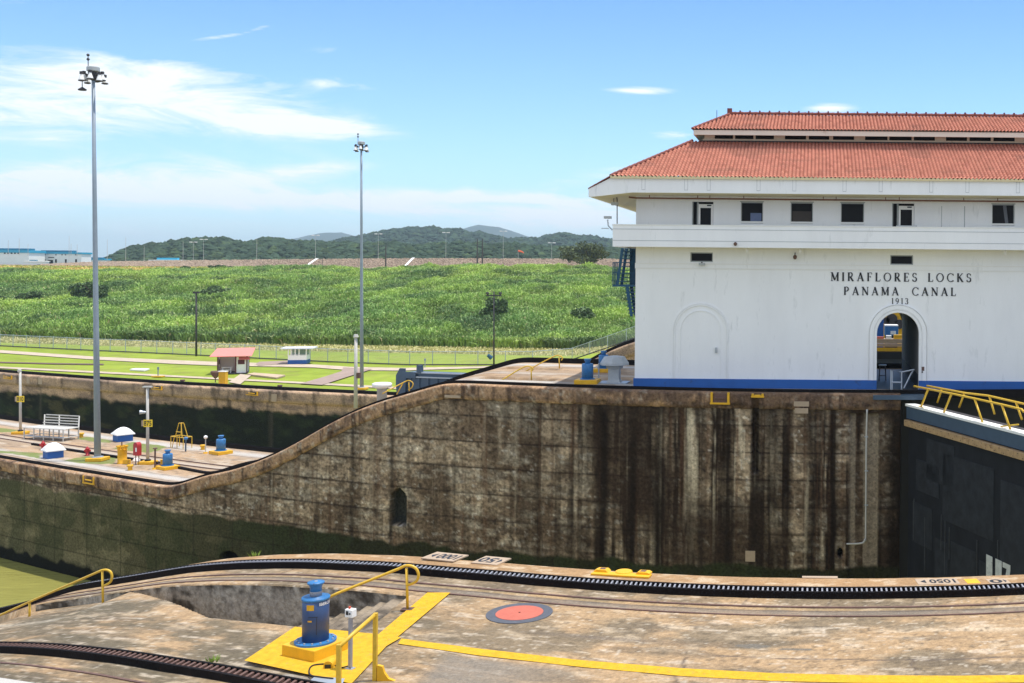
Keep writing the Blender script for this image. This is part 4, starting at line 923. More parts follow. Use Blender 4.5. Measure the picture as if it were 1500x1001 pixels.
for px, py, w, h, lab, n in ((728, 476, 7.4, 6.6, 'round dark shrub behind the slim post in the right of the bank', 1900), (135, 444, 11, 6.5, 'dark shrub group beside the tall grey mast', 2000), (318, 440, 10, 4.6, 'wide dark shrub on the bank above the lone lamp post', 1400), (42, 446, 8, 4.2, 'low dark shrub near the left edge of the picture', 900), (852, 474, 8, 4.2, 'low dark shrub on the bank near the white building', 1000), (3, 452, 4, 3.5, 'dark shrub cut by the left edge of the picture', 500)):
    tree('shrub', lab, 'shrub', base_at(px, py), w, h, (.10,.155,.055), int(n*1.6), th=0, group=GB, nb=12, leaf=.32)
for px, lab in ((270, 'small bush left of centre on the crest of the bank'), (315, 'small bush right of the first one on the crest of the bank'), (330, 'tiny bush farther right on the crest of the bank')):
    tree('bush', lab, 'bush', Vector(((px-AX)/F*440, 440, 5.5)), 6, 2.6, (.06,.11,.03), 500, trunk=False, th=0, group='bushes on the crest', nb=6)

# ---- forested hills
def hill_h(px, table, D): 
    xs = [a for a, b in table]; ys = [b for a, b in table]
    y = np.interp(px, xs, ys); hor = HY+(px-AX)*sr; return HC+(hor-y)/F*D
T1 = [(-700,384),(120,384),(150,380),(185,364),(215,358),(265,352),(290,348),(320,349),(360,352),(400,349),(450,352),(500,354),(560,354),(600,356),(700,356),(800,360),(860,362),(960,366),(1500,372)]
T2 = [(-700,386),(300,384),(420,366),(460,356),(505,347),(540,341),(580,334),(600,332),(640,333),(660,335),(700,339),(740,347),(780,349),(810,341),(850,343),(900,350),(1000,352),(1500,356)]
T3 = [(-700,390),(400,384),(425,350),(455,343),(475,340),(500,340),(530,348),(640,345),(685,332),(700,328),(730,332),(772,345),(830,360),(1500,372)]
def hillmass(name, table, D, depth, nblob, size, col, label_unused, seed, sub=2):
    px = np.arange(-500, 1700, 10.0); k = np.linspace(-1, 1, 13); PX, K = np.meshgrid(px, k); Dm = D + K*depth
    top = hill_h(PX, table, D)-size*.55; Zm = 6 + (top-6)*np.cos(K*math.pi/2)**.8*(1+.0*K) + (fbm(PX/18, K*4, seed, 3)-.5)*size*1.1
    X = (PX-AX)/F*Dm
    o = gridmesh('hills', X, Dm, Zm, np.broadcast_to(np.array(col)*.7, X.shape+(3,)).copy(), 'ground'); tag(o, kind='structure')
    if nblob:
        def pos(n):
            p = RNG.uniform(-40, 1000, n); kk = RNG.uniform(-1, .15, n); d = D+kk*depth
            z = 6+(hill_h(p, table, D)-size*.55-6)*np.cos(kk*math.pi/2)**.8 + (fbm(p/18, kk*4, seed, 3)-.5)*size*1.1
            return np.stack([(p-AX)/F*d, d, z], -1)
        def colf(n, P_):
            c = np.array([col])*RNG.uniform(.6, 1.5, (n, 1)); return np.where(RNG.random((n, 1)) < .15, c*np.array([[1.3,1.2,.9]]), c)
        lumps(nblob, pos, lambda n: RNG.uniform(.35, 1.0, (n, 1))*size*.62*np.array([[1.25, 1.25, .85]])*RNG.uniform(.8, 1.2, (n, 3)), colf, 'forest', 'dense dark green forest on the hills', 'forest', sub=sub, rough=.24)
MTf = None
hillmass('hills', T1, 1000, 220, 9000, 6.5, (.036,.058,.034), '', 170, 1)
hillmass('hills', T2, 2100, 420, 12000, 10, (.030,.052,.034), '', 171, 1)
hillmass('hills', T3, 6500, 900, 0, 8, (.05,.08,.06), '', 172)

# ---- far buildings
def far_box_building(label, px0, px1, pyt, pyb, D, depth, roofc='teal', band='dteal', roof_h=.6, wins=(), door=None, parapets=()):
    a = PD(px0, pyb, D); b = PD(px1, pyb, D); top = PD((px0+px1)/2, pyt, D).z; z0 = min(a.z, b.z)-1; w = b.x-a.x; H = top-z0
    depth = depth*.2
    root = thing('utility_building', label, 'building', (a.x, D, z0), 0, 'white buildings with teal roofs on the horizon')
    MB().box(0, w, 0, depth, 0, H).build('wall', 'fw', root)
    MB().box(-.4, w+.4, -.4, depth+.4, H-.4, H-.4+roof_h).build('roof', roofc, root)
    for (p0, p1, h0, h1) in parapets:
        x0 = PD(p0, pyb, D).x-a.x; x1 = PD(p1, pyb, D).x-a.x; MB().box(x0, x1, depth*.25, depth*.75, H-.4+roof_h, H-.4+roof_h+h1*.8).build('roof_monitor', band, root)
    for (px, py, ww, hh) in wins:
        c = PD(px, py, D); x = c.x-a.x; z = c.z-z0; MB().box(x-ww/2, x+ww/2, -.12, .3, z-hh/2, z+hh/2).build('window', 'dark', root)
    return root
far_box_building('large white hall with a low teal roof at the left edge', -60, 42, 369, 392, 575, 60, 'teal', 'dteal', 1.3, [(p, 371.2, .9, .6) for p in (7, 12, 17, 22, 27)], parapets=((-60, 33, 0, 1.3),))
far_box_building('white building with a dark porch beside the large hall', 42, 119, 371, 391, 590, 40, 'teal', 'dteal', .9, [(62,373.5,.6,.5),(66,373.5,.6,.5),(82,373.5,.6,.5),(91,373.5,.6,.5),(96,373.5,.6,.5),(111,373.5,.6,.5),(65.5,382.5,.9,1.9),(82,382.5,.9,1.9),(96.5,382.5,.9,1.9),(111.5,382.5,.9,1.9),(74,385,2.9,2.9),(75,377.3,3.2,.4)], parapets=((56,101,0,1.3),))
far_box_building('small white building with a teal roof right of the mast foot line', 119, 152, 380, 389, 640, 30, 'teal', 'dteal', .8, parapets=((119,146,0,.9),))
far_box_building('low white building with a teal roof at the foot of the forest', 219, 264, 381, 387, 600, 20, 'fw', 'teal', .5, parapets=((228,258,0,1.4),))
far_box_building('low white guard building in front of the halls', 35, 68, 382.5, 393, 560, 10, 'fw', 'dteal', .25, [(p, 390.5, .7, 1.0) for p in (38, 41, 44, 48, 51)] + [(56,388.5,1.2,.6),(60,390,2.0,.7)], parapets=((42,52,0,.9),))
far_box_building('long low white shed at the left edge below the large hall', -30, 34, 387.5, 394, 552, 8, 'fw', 'fw', .25, [(p, 391.5, 1.3, .9) for p in range(-24, 32, 7)])

# ---- distant light poles
def slim_pole(px, pyt, pyb, D, label, kindn='light_pole', mtl='pgrey', head=True, group='slim light poles along the embankment', r=.10, cat='light pole'):
    b = PD(px, pyb, D); h = PD(px, pyt, D).z-b.z
    root = thing(kindn, label, cat, b, 0, group)
    MB().tube([(0,0,-1), (0,0,h)], [r, r*.6], 6).build('pole', mtl, root)
    if head:
        g = MB()
        for sx in (-1, 1): g.box(sx*1.3-.55, sx*1.3+.55, -.3, .3, h-.15, h+.25)
        g.box(-1.0, 1.0, -.08, .08, h-.05, h+.1); g.build('lamp_head', 'fw', root)
    return root
def ord_label(px):
    return {12:'light pole above the roof of the large hall, leftmost',28:'light pole above the right end of the large hall roof',41:'faint light pole between the two white halls',101:'tall thin pole in front of the white building with the porch',
    104:'faint pole just right of the tall pole at the white building',113:'faint pole over the right end of the white building with the porch',157:'light pole just right of the tall grey mast against the sky',184:'light pole at the left foot of the forested hill',211:'light pole left of the low teal roofed building',
    268:'light pole right of the low teal roofed building',283:'second light pole right of the low teal roofed building',298:'third light pole right of the low teal roofed building',376:'light pole on the ridge midway to the second mast',
    462:'light pole above the sloping white drain left of the second mast',554:'light pole just right of the second mast',653:'light pole on the ridge above the middle white drain',737:'light pole on the ridge right of the two dark posts', 808:'light pole on the ridge left of the broad tree'}[px]
for px, a, b_ in ((12,352,372),(28,349,371),(41,357,372),(101,346,388),(104,357,372),(113,358,373),(157,351,386),(184,348,386),(211,360,386),(268,354,385),(283,355,385),(298,351,385),(376,350,384),(462,345,382),(554,343,381),(653,341,380),(737,339,380),(808,356,380)):
    slim_pole(px, a, b_, 545 if px != 101 else 540, ord_label(px), head=px > 240 and px not in (268, 376), r=.10)
GD = 'dark wooden posts on the embankment'
for px, a, b_, lab in ((565,360,392,'leaning dark post right of the second mast'),(699,350,393,'left post of the close pair of dark posts'),(706.5,350,393,'right post of the close pair of dark posts'),(472,379,393,'short dark post between the mast and the white drain')):
    slim_pole(px, a, b_, 470, lab, 'wooden_post', 'wire', False, GD, .35 if px != 472 else .15, 'post')
for (xa, ya, xb, yb, lab) in ((438, 397.5, 465, 380, 'white sloping drain left of the second mast'), (587, 392.5, 606, 378.5, 'white sloping drain right of the second mast')):
    g = MB(); n = 12
    for i in range(n+1):
        f = i/n; px = xa+(xb-xa)*f; D = 503+44*f; z = float(terr(np.array(px), np.array(D)))+.9; x = (px-AX)/F*D; g.v += [(x-.5, D, z-.3), (x+.5, D, z-.3), (x+.5, D, z-1.6), (x-.5, D, z-1.6)]
    for i in range(n):
        for j in range(4): g.f.append((4*i+j, 4*i+4+j, 4*i+4+(j+1) % 4, 4*i+(j+1) % 4))
    g.f.append((0,1,2,3)); tag(g.build('drain_channel', 'fw'), lab, 'drain', 'white drains down the embankment')
# windsock
b = PD(759, 380, 545); root = thing('windsock', 'tiny orange windsock on the ridge', 'windsock', b)
MB().tube([(0,0,-1), (0,0,4.4)], .1, 6).build('pole', 'pgrey', root); MB().tube([(0,0,4.2), (1.6,0,3.9), (2.8,0,3.2)], [.5,.4,.25], 8).build('sock', mat('sock_orange', (.7,.12,.04), .7), root)

# ================================================================== FENCES
def fence(pxs_, pys_, H, label, z=-8.2, zs_=None, step=3):
    pts = []
    for i, (a, b) in enumerate(zip(pxs_, pys_)): pts.append(P(a, b, z if zs_ is None else zs_[i]))
    root = thing('chain_link_fence', label, 'fence', pts[0]); o = Vector(root.location)
    g = MB()
    for p in pts: g.v += [tuple(p-o), tuple(p-o+Vector((0,0,H)))]
    g.f = [(2*i, 2*i+2, 2*i+3, 2*i+1) for i in range(len(pts)-1)]; g.build('wire_mesh', 'link', root)
    MB().tube([p-o+Vector((0,0,H)) for p in pts], .05, 6).build('top_rail', 'galv', root)
    MB().tube([p-o+Vector((0,0,.12)) for p in pts], .10, 6).build('bottom_rail', 'wire', root)
    n = 0; acc_ = 0
    for i in range(len(pts)-1):
        d = pts[i+1]-pts[i]; k = max(1, int(round(d.length/step)))
        for j in range(k):
            q = pts[i]+d*(j/k)-o; MB().tube([q-Vector((0,0,.1)), q+Vector((0,0,H+.15))], .06, 6).build('post', 'galv', root); n += 1
    return root
fence([-60,0,139,253,380,480,600,700,780,838], [504,507.5,514.5,519.5,526,531,535.5,535.5,535,530], 2.15, 'long chain link fence between the lawn and the grassy bank', step=3.4)
fz = [-8.0,-6.2,-4.4]
fence([838,890,945], [528,510.5,491], 2.0, 'chain link fence climbing to the right behind the grey vent', zs_=[-8.0,-5.9,-3.6], step=3)

# ================================================================== HIGH MASTS
def high_mast(px, pyb, pyt, z, label, lean, first=None):
    b = P(px, pyb, z); H = PD(px, pyt, b.y).z - z
    root = thing('high_mast', label, 'light mast', b, 0, 'tall floodlight masts', 0, lean)
    MB().box(-.62, .62, -.55, .55, 0, .26).build('base_block', 'yellow', root, bevel=.04)
    MB().tube([(0,0,.2), (0,0,H*.33), (0,0,H*.66), (0,0,H-.2)], [.23,.19,.15,.11], 18).build('mast', 'mast', root, auto=True)
    MB().lathe([(.40, .26), (.40, .31), (.28, .35)], 18).build('base_flange', 'galv', root)
    MB().lathe([(.38, H-.42), (.44, H-.38), (.44, H-.10), (.36, H-.04)], 24).build('head_drum', 'grey', root)
    MB().lathe([(.16, H-1.1), (.24, H-1.0), (.24, H-.42)], 14).build('hub', 'wire', root)
    for k in range(8):
        a = 2*math.pi*(k+.35)/8; ca, sa = math.cos(a), math.sin(a); rr = .84 if k % 2 else .62
        lz = H-.95-(.14 if k % 2 else 0)
        MB().tube([(.2*ca, .2*sa, H-.75), (rr*ca, rr*sa, lz+.42)], .035, 6).build('lamp_arm', 'wire', root)
        lp = MB().lathe([(.07, lz+.42), (.10, lz+.25), (.15, lz+.10), (.20, lz-.06), (.21, lz-.12)], 14, (rr*ca, rr*sa, 0)).build('floodlight', 'white2', root, auto=True)
        MB().lathe([(.23, lz-.12), (.23, lz-.17), (.14, lz-.20)], 14, (rr*ca, rr*sa, 0)).build('rim', 'wire', lp)
        MB().box(rr*ca-.09, rr*ca+.09, rr*sa-.09, rr*sa+.09, lz+.34, lz+.55).build('ballast', 'wire', lp)
    MB().tube([(-.45,.1,H-.7), (-.45,.1,H+.85)], .03, 6).build('beacon_post', 'wire', root)
    for zz_ in (H+.55, H+.88): MB().lathe([(.06, zz_-.09), (.12, zz_), (.06, zz_+.1)], 10, (-.45,.1,0)).build('beacon', 'letter', root)
    return root, H
m1, H1 = high_mast(143, 675, 97, -8.2, 'tallest looking grey floodlight mast on the lower centre wall', R(-1.15))
MB().tube([(-.72,-.2,H1-1.1), (-.72,-.2,H1-1.75)], .03, 6).build('drop_rod', 'wire', m1)
MB().lathe([(.06, H1-1.65), (.30, H1-1.82), (.27, H1-1.90)], 14, (-.72,-.2,0)).build('drop_lamp', 'wire', m1)
m2, H2 = high_mast(530, 571, 207, -8.2, 'farther grey floodlight mast beyond the second chamber', R(-.62))

# ---- number sign posts, small poles
def sign_post(px, pyb, pyt, z, txt, sgn, label, lamp):
    b = P(px, pyb, z); H = PD(px, pyt, b.y).z-z; k = b.y/F
    root = thing('sign_post', label, 'sign post', b, 0, 'number sign posts on the lower centre wall', 0, R(-.8))
    MB().box(-.55, .55, -.42, .42, 0, .24).build('base_block', 'yellow', root, bevel=.04)
    MB().tube([(0,0,.2), (0,0,H)], [.11,.09], 12).build('pole', 'pgrey', root, auto=True)
    MB().lathe([(.2, .24), (.22, .34), (.11, .4)], 12).build('collar', 'letter', root)
    zs_ = PD(px, sgn, b.y).z-z
    sg = MB().box(-.22, .44, -.15, -.12, zs_-.27, zs_+.27).build('sign_board', 'signyel', root)
    v, f = text_geo(txt, .58, .40); MB().add([(x+.10, -.155, zs_+y) for x, y in v], f).build('number', 'letter', sg)
    MB().box(-.38, -.225, -.14, -.11, zs_-.22, zs_+.22).build('side_plate', 'plaque', root)
    if lamp == 'top': MB().lathe([(.10, H-.05), (.16, H+.05), (.14, H+.22), (.06, H+.26)], 10, (-.06,0,0)).build('lamp', 'pgrey', root)
    else:
        MB().box(-.3, .3, -.15, .15, H-.05, H+.06).build('top_plate', 'pgrey', root)
        zl_ = PD(px, 604, b.y).z-z; MB().tube([(-.08,-.08,zl_), (-.45,-.2,zl_+.03)], [.08,.17], 12).build('floodlight', 'galv', root)
    return root
sign_post(30, 636, 545, -8.2, '810', 584.5, 'pale post with yellow sign 810 on the lower centre wall', 'top')
sign_post(216.5, 680, 567, -8.2, '875', 620, 'pale post with yellow sign 875 on the lower centre wall', 'floodlight')
def simple_pole(px, pyb, pyt, z, label, r, mtl, head, lean=-.5):
    b = P(px, pyb, z); H = PD(px, pyt, b.y).z-z
    root = thing('lamp_post', label, 'lamp post', b, 0, None, 0, R(lean))
    MB().tube([(0,0,0), (0,0,H)], [r, r*.75], 10).build('pole', mtl, root, auto=True)
    if head == 'T':
        MB().box(-1.2, 1.2, -.1, .1, H-.75, H-.55).build('cross_arm', mtl, root)
        for x in (-1.0, 1.0): MB().lathe([(.1,H-.55),(.28,H-.35),(.2,H-.1)], 8, (x,0,0)).build('lamp', 'wire', root)
    elif head == 'L': MB().box(-.5, .5, -.2, .2, H-.25, H+.1).build('lamp', 'wire', root)
    else: MB().lathe([(.1,H-.1),(.3,H),(.2,H+.3)], 8).build('cap', 'pgrey', root)
    return root, H
simple_pole(287.5, 522, 428, -8.2, 'lone dark lamp post standing at the fence above the shelter', .17, 'wire', 'L')
pr, H_ = simple_pole(723.5, 536, 427, -8.2, 'dark lamp post with a cross arm at the fence left of the control house', .13, 'wire', 'T')
MB().tube([(-.3,-.2,1.2), (-.8,-.5,1.7)], [.35,.25], 8).build('small_floodlight', 'stairblue', pr)
pr, H_ = simple_pole(521, 598, 494, -8.2, 'pale concrete pole just left of the farther mast', .2, 'pgrey', 'C', -.3)
MB().box(.15, .5, -.2, .2, H_*.42, H_*.42+.6).build('meter_box', 'rust', pr)

# ================================================================== THINGS ON THE LOWER CENTRE WALL
ZL = -8.2
def hatch(px, pyb, w, label):
    b = P(px, pyb, ZL); root = thing('hatch_cover', label, 'hatch cover', b, R(-38), 'domed hatch covers on the lower centre wall')
    a = w/2
    root.scale = (1,1,.88); MB().box(-a, a, -a, a, 0, .72).build('base', 'blue', root, bevel=.02)
    n = 14; g = MB()
    for i in range(n+1):
        for j in range(n+1):
            u, v = 2*i/n-1, 2*j/n-1; h = (math.cos(u*math.pi/2)*math.cos(v*math.pi/2))**.6 if abs(u) < 1 and abs(v) < 1 else 0
            g.v.append((u*(a+.12), v*(a+.12), .73+.62*h))
    for i in range(n):
        for j in range(n): g.f.append((i*(n+1)+j, (i+1)*(n+1)+j, (i+1)*(n+1)+j+1, i*(n+1)+j+1))
    g.box(-a-.12, a+.12, -a-.12, a+.12, .64, .735); g.build('dome', 'fw', root, smooth=False)
    return root
h1 = hatch(78, 670.5, 1.08, 'white domed hatch with blue sides left of the tall grey mast')
h2 = hatch(180, 646, 1.16, 'white domed hatch with blue sides right of the tall grey mast')
def hydrant(px, pyb, label):
    b = P(px, pyb, ZL); root = thing('fire_hydrant', label, 'fire hydrant', b, 0, 'red fire hydrants on the lower centre wall')
    MB().lathe([(.26,0),(.26,.08),(.17,.1),(.17,.62),(.22,.66),(.22,.74),(.17,.82),(.08,.92),(.06,1.0)], 14).build('barrel', 'red', root, auto=True)
    for sx in (-1, 1): MB().tube([(0,0,.55), (sx*.34,0,.55)], .10, 10).build('outlet', 'red', root)
    root.scale = (.72,.72,.72)
    MB().tube([(0,0,.5), (0,-.32,.5)], .12, 10).build('outlet', 'red', root)
    return root
hydrant(63, 659, 'red fire hydrant behind the left domed hatch'); hydrant(128, 667.5, 'red fire hydrant just left of the tall grey mast')
# bleacher frame
def bleacher():
    b = P(78, 643, ZL); k = b.y/F; root = thing('bleacher', 'galvanised pipe seating frame with a raised slanted back', 'bleacher', b, R(-14))
    def bar(pts, name='frame_bar', r=.05): MB().tube(pts, r, 6).build(name, 'pgrey', root)
    w = 1.75; 
    for x in (-w, -w/2, 0, w/2, w):
        bar([(x,-1.0,0), (x,-1.0,1.25)]); bar([(x,.6,0), (x,.6,1.25)])
    for y in (-1.0, .6):
        bar([(-w,y,1.25), (w,y,1.25)]); bar([(-w,y,.35), (w,y,.35)])
    for x in (-w, w): bar([(x,-1.0,1.25), (x,.6,1.25)]); bar([(x,-1.0,.35), (x,.6,.35)])
    for x in (-w+.4, w*.0, w): 
        bar([(x-.0,.6,1.25), (x-.45 if x == w else x-.5,1.2,2.35)])
    for i in range(5):
        f = i/4; y = .6+.6*f; z = 1.3+1.05*f; MB().box(-w-.1-.15*f+.3, w-.45*f, y-.04, y+.04, z-.05, z+.05).build('back_slat', 'pgrey', root)
    MB().box(-w, w, -.95, -.5, .30, .36).build('foot_board', 'galv', root); MB().box(-w, w, -.95, .5, 1.26, 1.30).build('seat_board', 'pgrey', root)
    root.scale = (1.2, .9, .80); return root
bleacher()
def bollard(px, pyb, label, z=ZL, s=1.0):
    b = P(px, pyb, z); root = tag(MB().lathe([(.22,0),(.2,.05),(.17,.28),(.27,.36),(.29,.46),(.24,.52)], 14).build('bollard', 'yellow', auto=True), label, 'bollard', 'small yellow bollards on the lock walls'); root.location = b; root.scale = (s*.78,)*3
bollard(119, 641, 'small yellow bollard at the right foot of the pipe seating frame'); bollard(190.5, 689, 'small yellow bollard in front of the yellow valve column'); bollard(297, 659, 'small yellow bollard behind the short lamp near the two capstans')
bollard(177, 693, 'squat yellow bollard at the base of the yellow valve column', s=.9) if False else None
# yellow valve column
b = P(179, 679, ZL); root = thing('valve_column', 'yellow column with many pipe fittings on top', 'valve column', b)
root.scale = (.82,.82,.82); MB().lathe([(.42,0),(.42,.06),(.38,.1),(.38,1.25),(.44,1.3)], 18).build('column', 'yellow', root, auto=True)
for k in range(7):
    a = 6.28*k/7; g = MB(); g.tube([(.3*math.cos(a), .3*math.sin(a), 1.25), (.36*math.cos(a), .36*math.sin(a), 1.65)], .09, 8); g.tube([(.36*math.cos(a)-.12, .36*math.sin(a), 1.6), (.36*math.cos(a)+.12, .36*math.sin(a), 1.6)], .07, 8); g.build('valve', 'yellow', root)
MB().tube([(-.05,0,1.2), (-.05,0,2.0)], .05, 6).build('stem', 'rust', root)
MB().box(.35, .85, -.5, -.05, 0, .4).build('junction_box', 'yellow', root, bevel=.03)
MB().lathe([(.3,0),(.32,.2),(.2,.4)], 10, (1.0,.5,0)).build('white_cap', 'fw', root)
# red box on two legs
b = P(201, 681, ZL); root = thing('call_box', 'red round-topped box on two legs beside the 875 post', 'call box', b, R(-25))
root.scale = (.75,.75,.75); n = 8; arc = [(.33*math.cos(math.pi*i/n), .33*math.sin(math.pi*i/n)+1.95) for i in range(n+1)]
MB().prism([(.33,.95)] + arc + [(-.33,.95)], lambda p: (p[0], -.22, p[1]), lambda p: (p[0], .22, p[1])).build('cabinet', 'red', root)
for x in (-.24, .24): MB().tube([(x,0,0), (x,0,.98)], .045, 8).build('leg', 'rust', root)
MB().box(.05, .25, -.235, -.22, 1.35, 1.75).build('handset_panel', 'fw', root)
# small capstans
def small_capstan(px, pyb, z, label, s, first, yaw):
    b = P(px, pyb, z); root = thing('capstan', label, 'capstan', b, yaw, 'blue capstans beside the lock')
    MB().box(-.68, .68, -.6, .6, 0, .26).build('concrete_block', 'yellow', root, bevel=.02)
    MB().lathe([(.44,.26),(.44,.31),(.36,.32)], 20).build('base_flange', 'capblue2', root)
    MB().lathe([(.34,.3),(.34,1.15),(.30,1.2)], 24).build('drum_body', 'capblue2', root, auto=True)
    MB().lathe([(.17,1.18),(.15,1.32),(.22,1.42),(.22,1.48)], 18).build('capstan_head', 'capblue2', root, auto=True)
    root.scale = (s, s, s); return root
small_capstan(245.5, 687, ZL, 'blue capstan on a yellow block at the tip of the lower centre wall', .95, True, R(-30))
small_capstan(323.5, 665, ZL, 'blue capstan on a yellow block behind the yellow trestle frame', 1.0, True, R(-30))
small_capstan(860.5, 562, 0, 'blue capstan on a yellow block in the shade left of the control house', 1.0, True, 0)
c4 = small_capstan(884, 545, 0, 'blue capstan mostly hidden behind the grey mushroom vent', .95, True, 0)
# winch mechanism beside the capstan, short lamp posts
b = P(236, 686, ZL); root = thing('hand_winch', 'small brown and yellow winch beside the nearer small capstan', 'winch', b); root.scale = (.85,.85,.85)
MB().box(-.35, .25, -.25, .25, 0, .35).build('housing', 'rust', root, bevel=.03); MB().lathe([(.12,.3),(.1,.6),(.16,.75)], 10, (.05,0,0)).build('drum', 'yellow', root)
b = P(227, 687.5, ZL); root = thing('guide_post', 'thin dark post with a flat cap left of the nearer small capstan', 'post', b)
MB().tube([(0,0,0), (0,0,1.55)], .06, 8).build('post', 'rust', root); MB().lathe([(.16,1.5),(.14,1.58)], 10).build('cap', 'rust', root); MB().lathe([(.2,0),(.16,.12)], 10).build('foot', 'yellow', root)
b = P(301, 664.5, ZL); root = thing('globe_lamp', 'short post with a white globe between the trestle and the capstan', 'lamp', b); root.scale = (.75,.75,.75)
MB().tube([(0,0,0), (0,0,1.6)], .05, 8).build('post', 'pgrey', root); MB().lathe([(.06,1.55),(.17,1.65),(.2,1.76),(.15,1.88),(.05,1.93)], 12).build('globe', 'fw', root, smooth=True); MB().lathe([(.24,0),(.2,.14)], 10).build('foot', 'yellow', root)
b = P(272, 662, ZL); root = thing('valve_stand', 'slim blue valve stand in front of the yellow trestle frame', 'valve stand', b); root.scale = (.8,.8,.8)
MB().tube([(0,0,0), (0,0,1.2)], .07, 8).build('stem', 'gateblue', root); MB().lathe([(.1,1.2),(.2,1.3),(.2,1.42),(.08,1.5)], 10).build('head', 'capblue2', root)
# yellow trestle
b = P(265, 656, ZL); root = thing('trestle_frame', 'yellow pipe trestle with a pointed ladder-like top', 'trestle', b, R(-25)); root.scale = (.68,.68,.74)
def tb_(pts, nm='frame_bar', m='ypipe'): MB().tube(pts, .05, 6).build(nm, m, root)
for x in (-1.15, 0, 1.15):
    tb_([(x,-.5,0), (x,-.5,1.25)], 'leg'); tb_([(x,.6,0), (x,.6,1.25)], 'leg')
for y in (-.5, .6): tb_([(-1.15,y,1.25), (1.15,y,1.25)])
for x in (-1.15, 1.15): tb_([(x,-.5,1.25), (x,.6,1.25)])
for y in (-.3, .4): tb_([(-.6,y,1.25), (-.2,y*.5,2.75)]); tb_([(.65,y,1.25), (.2,y*.5,2.75)])
tb_([(-.2,.2,2.75), (.2,-.15,2.75)]); tb_([(-.2,-.15,2.75), (.2,.2,2.75)]); tb_([(-.45,-.3,1.8), (.5,-.3,1.8)]); tb_([(-.9,-.5,0), (-.5,-.5,1.25)])

# ================================================================== THINGS ON THE UPPER CENTRE WALL
b = P(900, 561, 0); root = thing('mushroom_vent', 'grey mushroom ventilator with an octagonal hood beside the control house', 'ventilator', b, 0)
MB().box(-.85, .85, -.7, .7, 0, .05).build('base_sheet', 'galv', root)
g = MB(); g.add([(-.42,-.42,.04),(.42,-.42,.04),(.42,.42,.04),(-.42,.42,.04),(-.32,-.32,.2),(.32,-.32,.2),(.32,.32,.2),(-.32,.32,.2),(-.32,-.32,1.15),(.32,-.32,1.15),(.32,.32,1.15),(-.32,.32,1.15)], [(3,2,1,0)] + [(i, (i+1) % 4, 4+(i+1) % 4, 4+i) for i in range(4)] + [(4+i, 4+(i+1) % 4, 8+(i+1) % 4, 8+i) for i in range(4)]); g.build('shaft', 'grey', root)
MB().lathe([(.88,.98),(.86,1.1),(.62,1.42),(.1,1.48)], 8).build('hood', 'grey', root); MB().lathe([(.5,.8),(.55,1.0)], 8).build('hood_neck', 'grey', root)
root.scale = (1,1,1.12)
b = PD(559, 586, 88); b.z = -2.6-.0; b = PD(559.5, 581, 80.5)
root = thing('round_vent', 'white round ventilator showing above the sweeping edge of the centre wall', 'ventilator', (b.x, b.y, float(zc(ST(b)[0]))), 0)
hh = PD(559.5, 561, b.y).z - root.location.z
MB().lathe([(.35,0),(.35,hh-.45),(.45,hh-.42)], 18).build('shaft', 'grey', root, auto=True); MB().lathe([(.3,hh-.45),(.68,hh-.3),(.70,hh-.05),(.6,hh),(.1,hh+.04)], 20).build('hood', 'white2', root, auto=True)
b = P(892, 558, 0)
G2 = 'slim steel posts'
tag(MB().tube([b, b+Vector((0,0,1.5))], .05, 8).build('slim_post', 'galv'), 'slim grey post between the capstan and the mushroom vent', 'post')
bb = PD(877,559,65.5); bb.z = 0; tag(MB().tube([bb, bb+Vector((0,0,1.15))], .045, 8).build('slim_post', 'galv'), 'slim grey post just left of the mushroom vent', 'post')
# handrails around the stair pits
def pr2(label, rail, posts, z=None, r=.04):
    root = thing('handrail', label, 'handrail', rail[0], 0, G1); o = Vector(rail[0])
    MB().tube([Vector(p)-o for p in rail], r, 8).build('rail', 'ypipe', root, auto=True)
    for a, b_ in posts: MB().tube([Vector(a)-o, Vector(b_)-o], r, 8).build('post', 'ypipe', root, auto=True)
D = 66.5
pr2('yellow handrail beside the nearer stair pit on the upper centre wall', smooth_path([PD(732,559,D), PD(765,539,D), PD(776,537,D), PD(781,541,D), PD(778,543.5,D)], 4), [(PD(778,539,D), PD(778.5,557,D))])
D = 72.5
pr2('yellow handrail beside the farther stair pit on the upper centre wall', smooth_path([PD(770,544,D), PD(810,523,D), PD(820,521.5,D), PD(824,525,D), PD(822,528,D)], 4), [(PD(819,523,D), PD(819.5,540,D))])
D = 79.4
pr2('yellow handrail with a loop left of the open slate gate', smooth_path([PD(560,577,D-1), PD(592,560,D), PD(600,558,D), PD(605,562,D), PD(603,568,D), PD(598,571,D)], 4), [(PD(599,560,D), PD(599.5,576,D)), (PD(590,562,D), PD(581,578,D))])
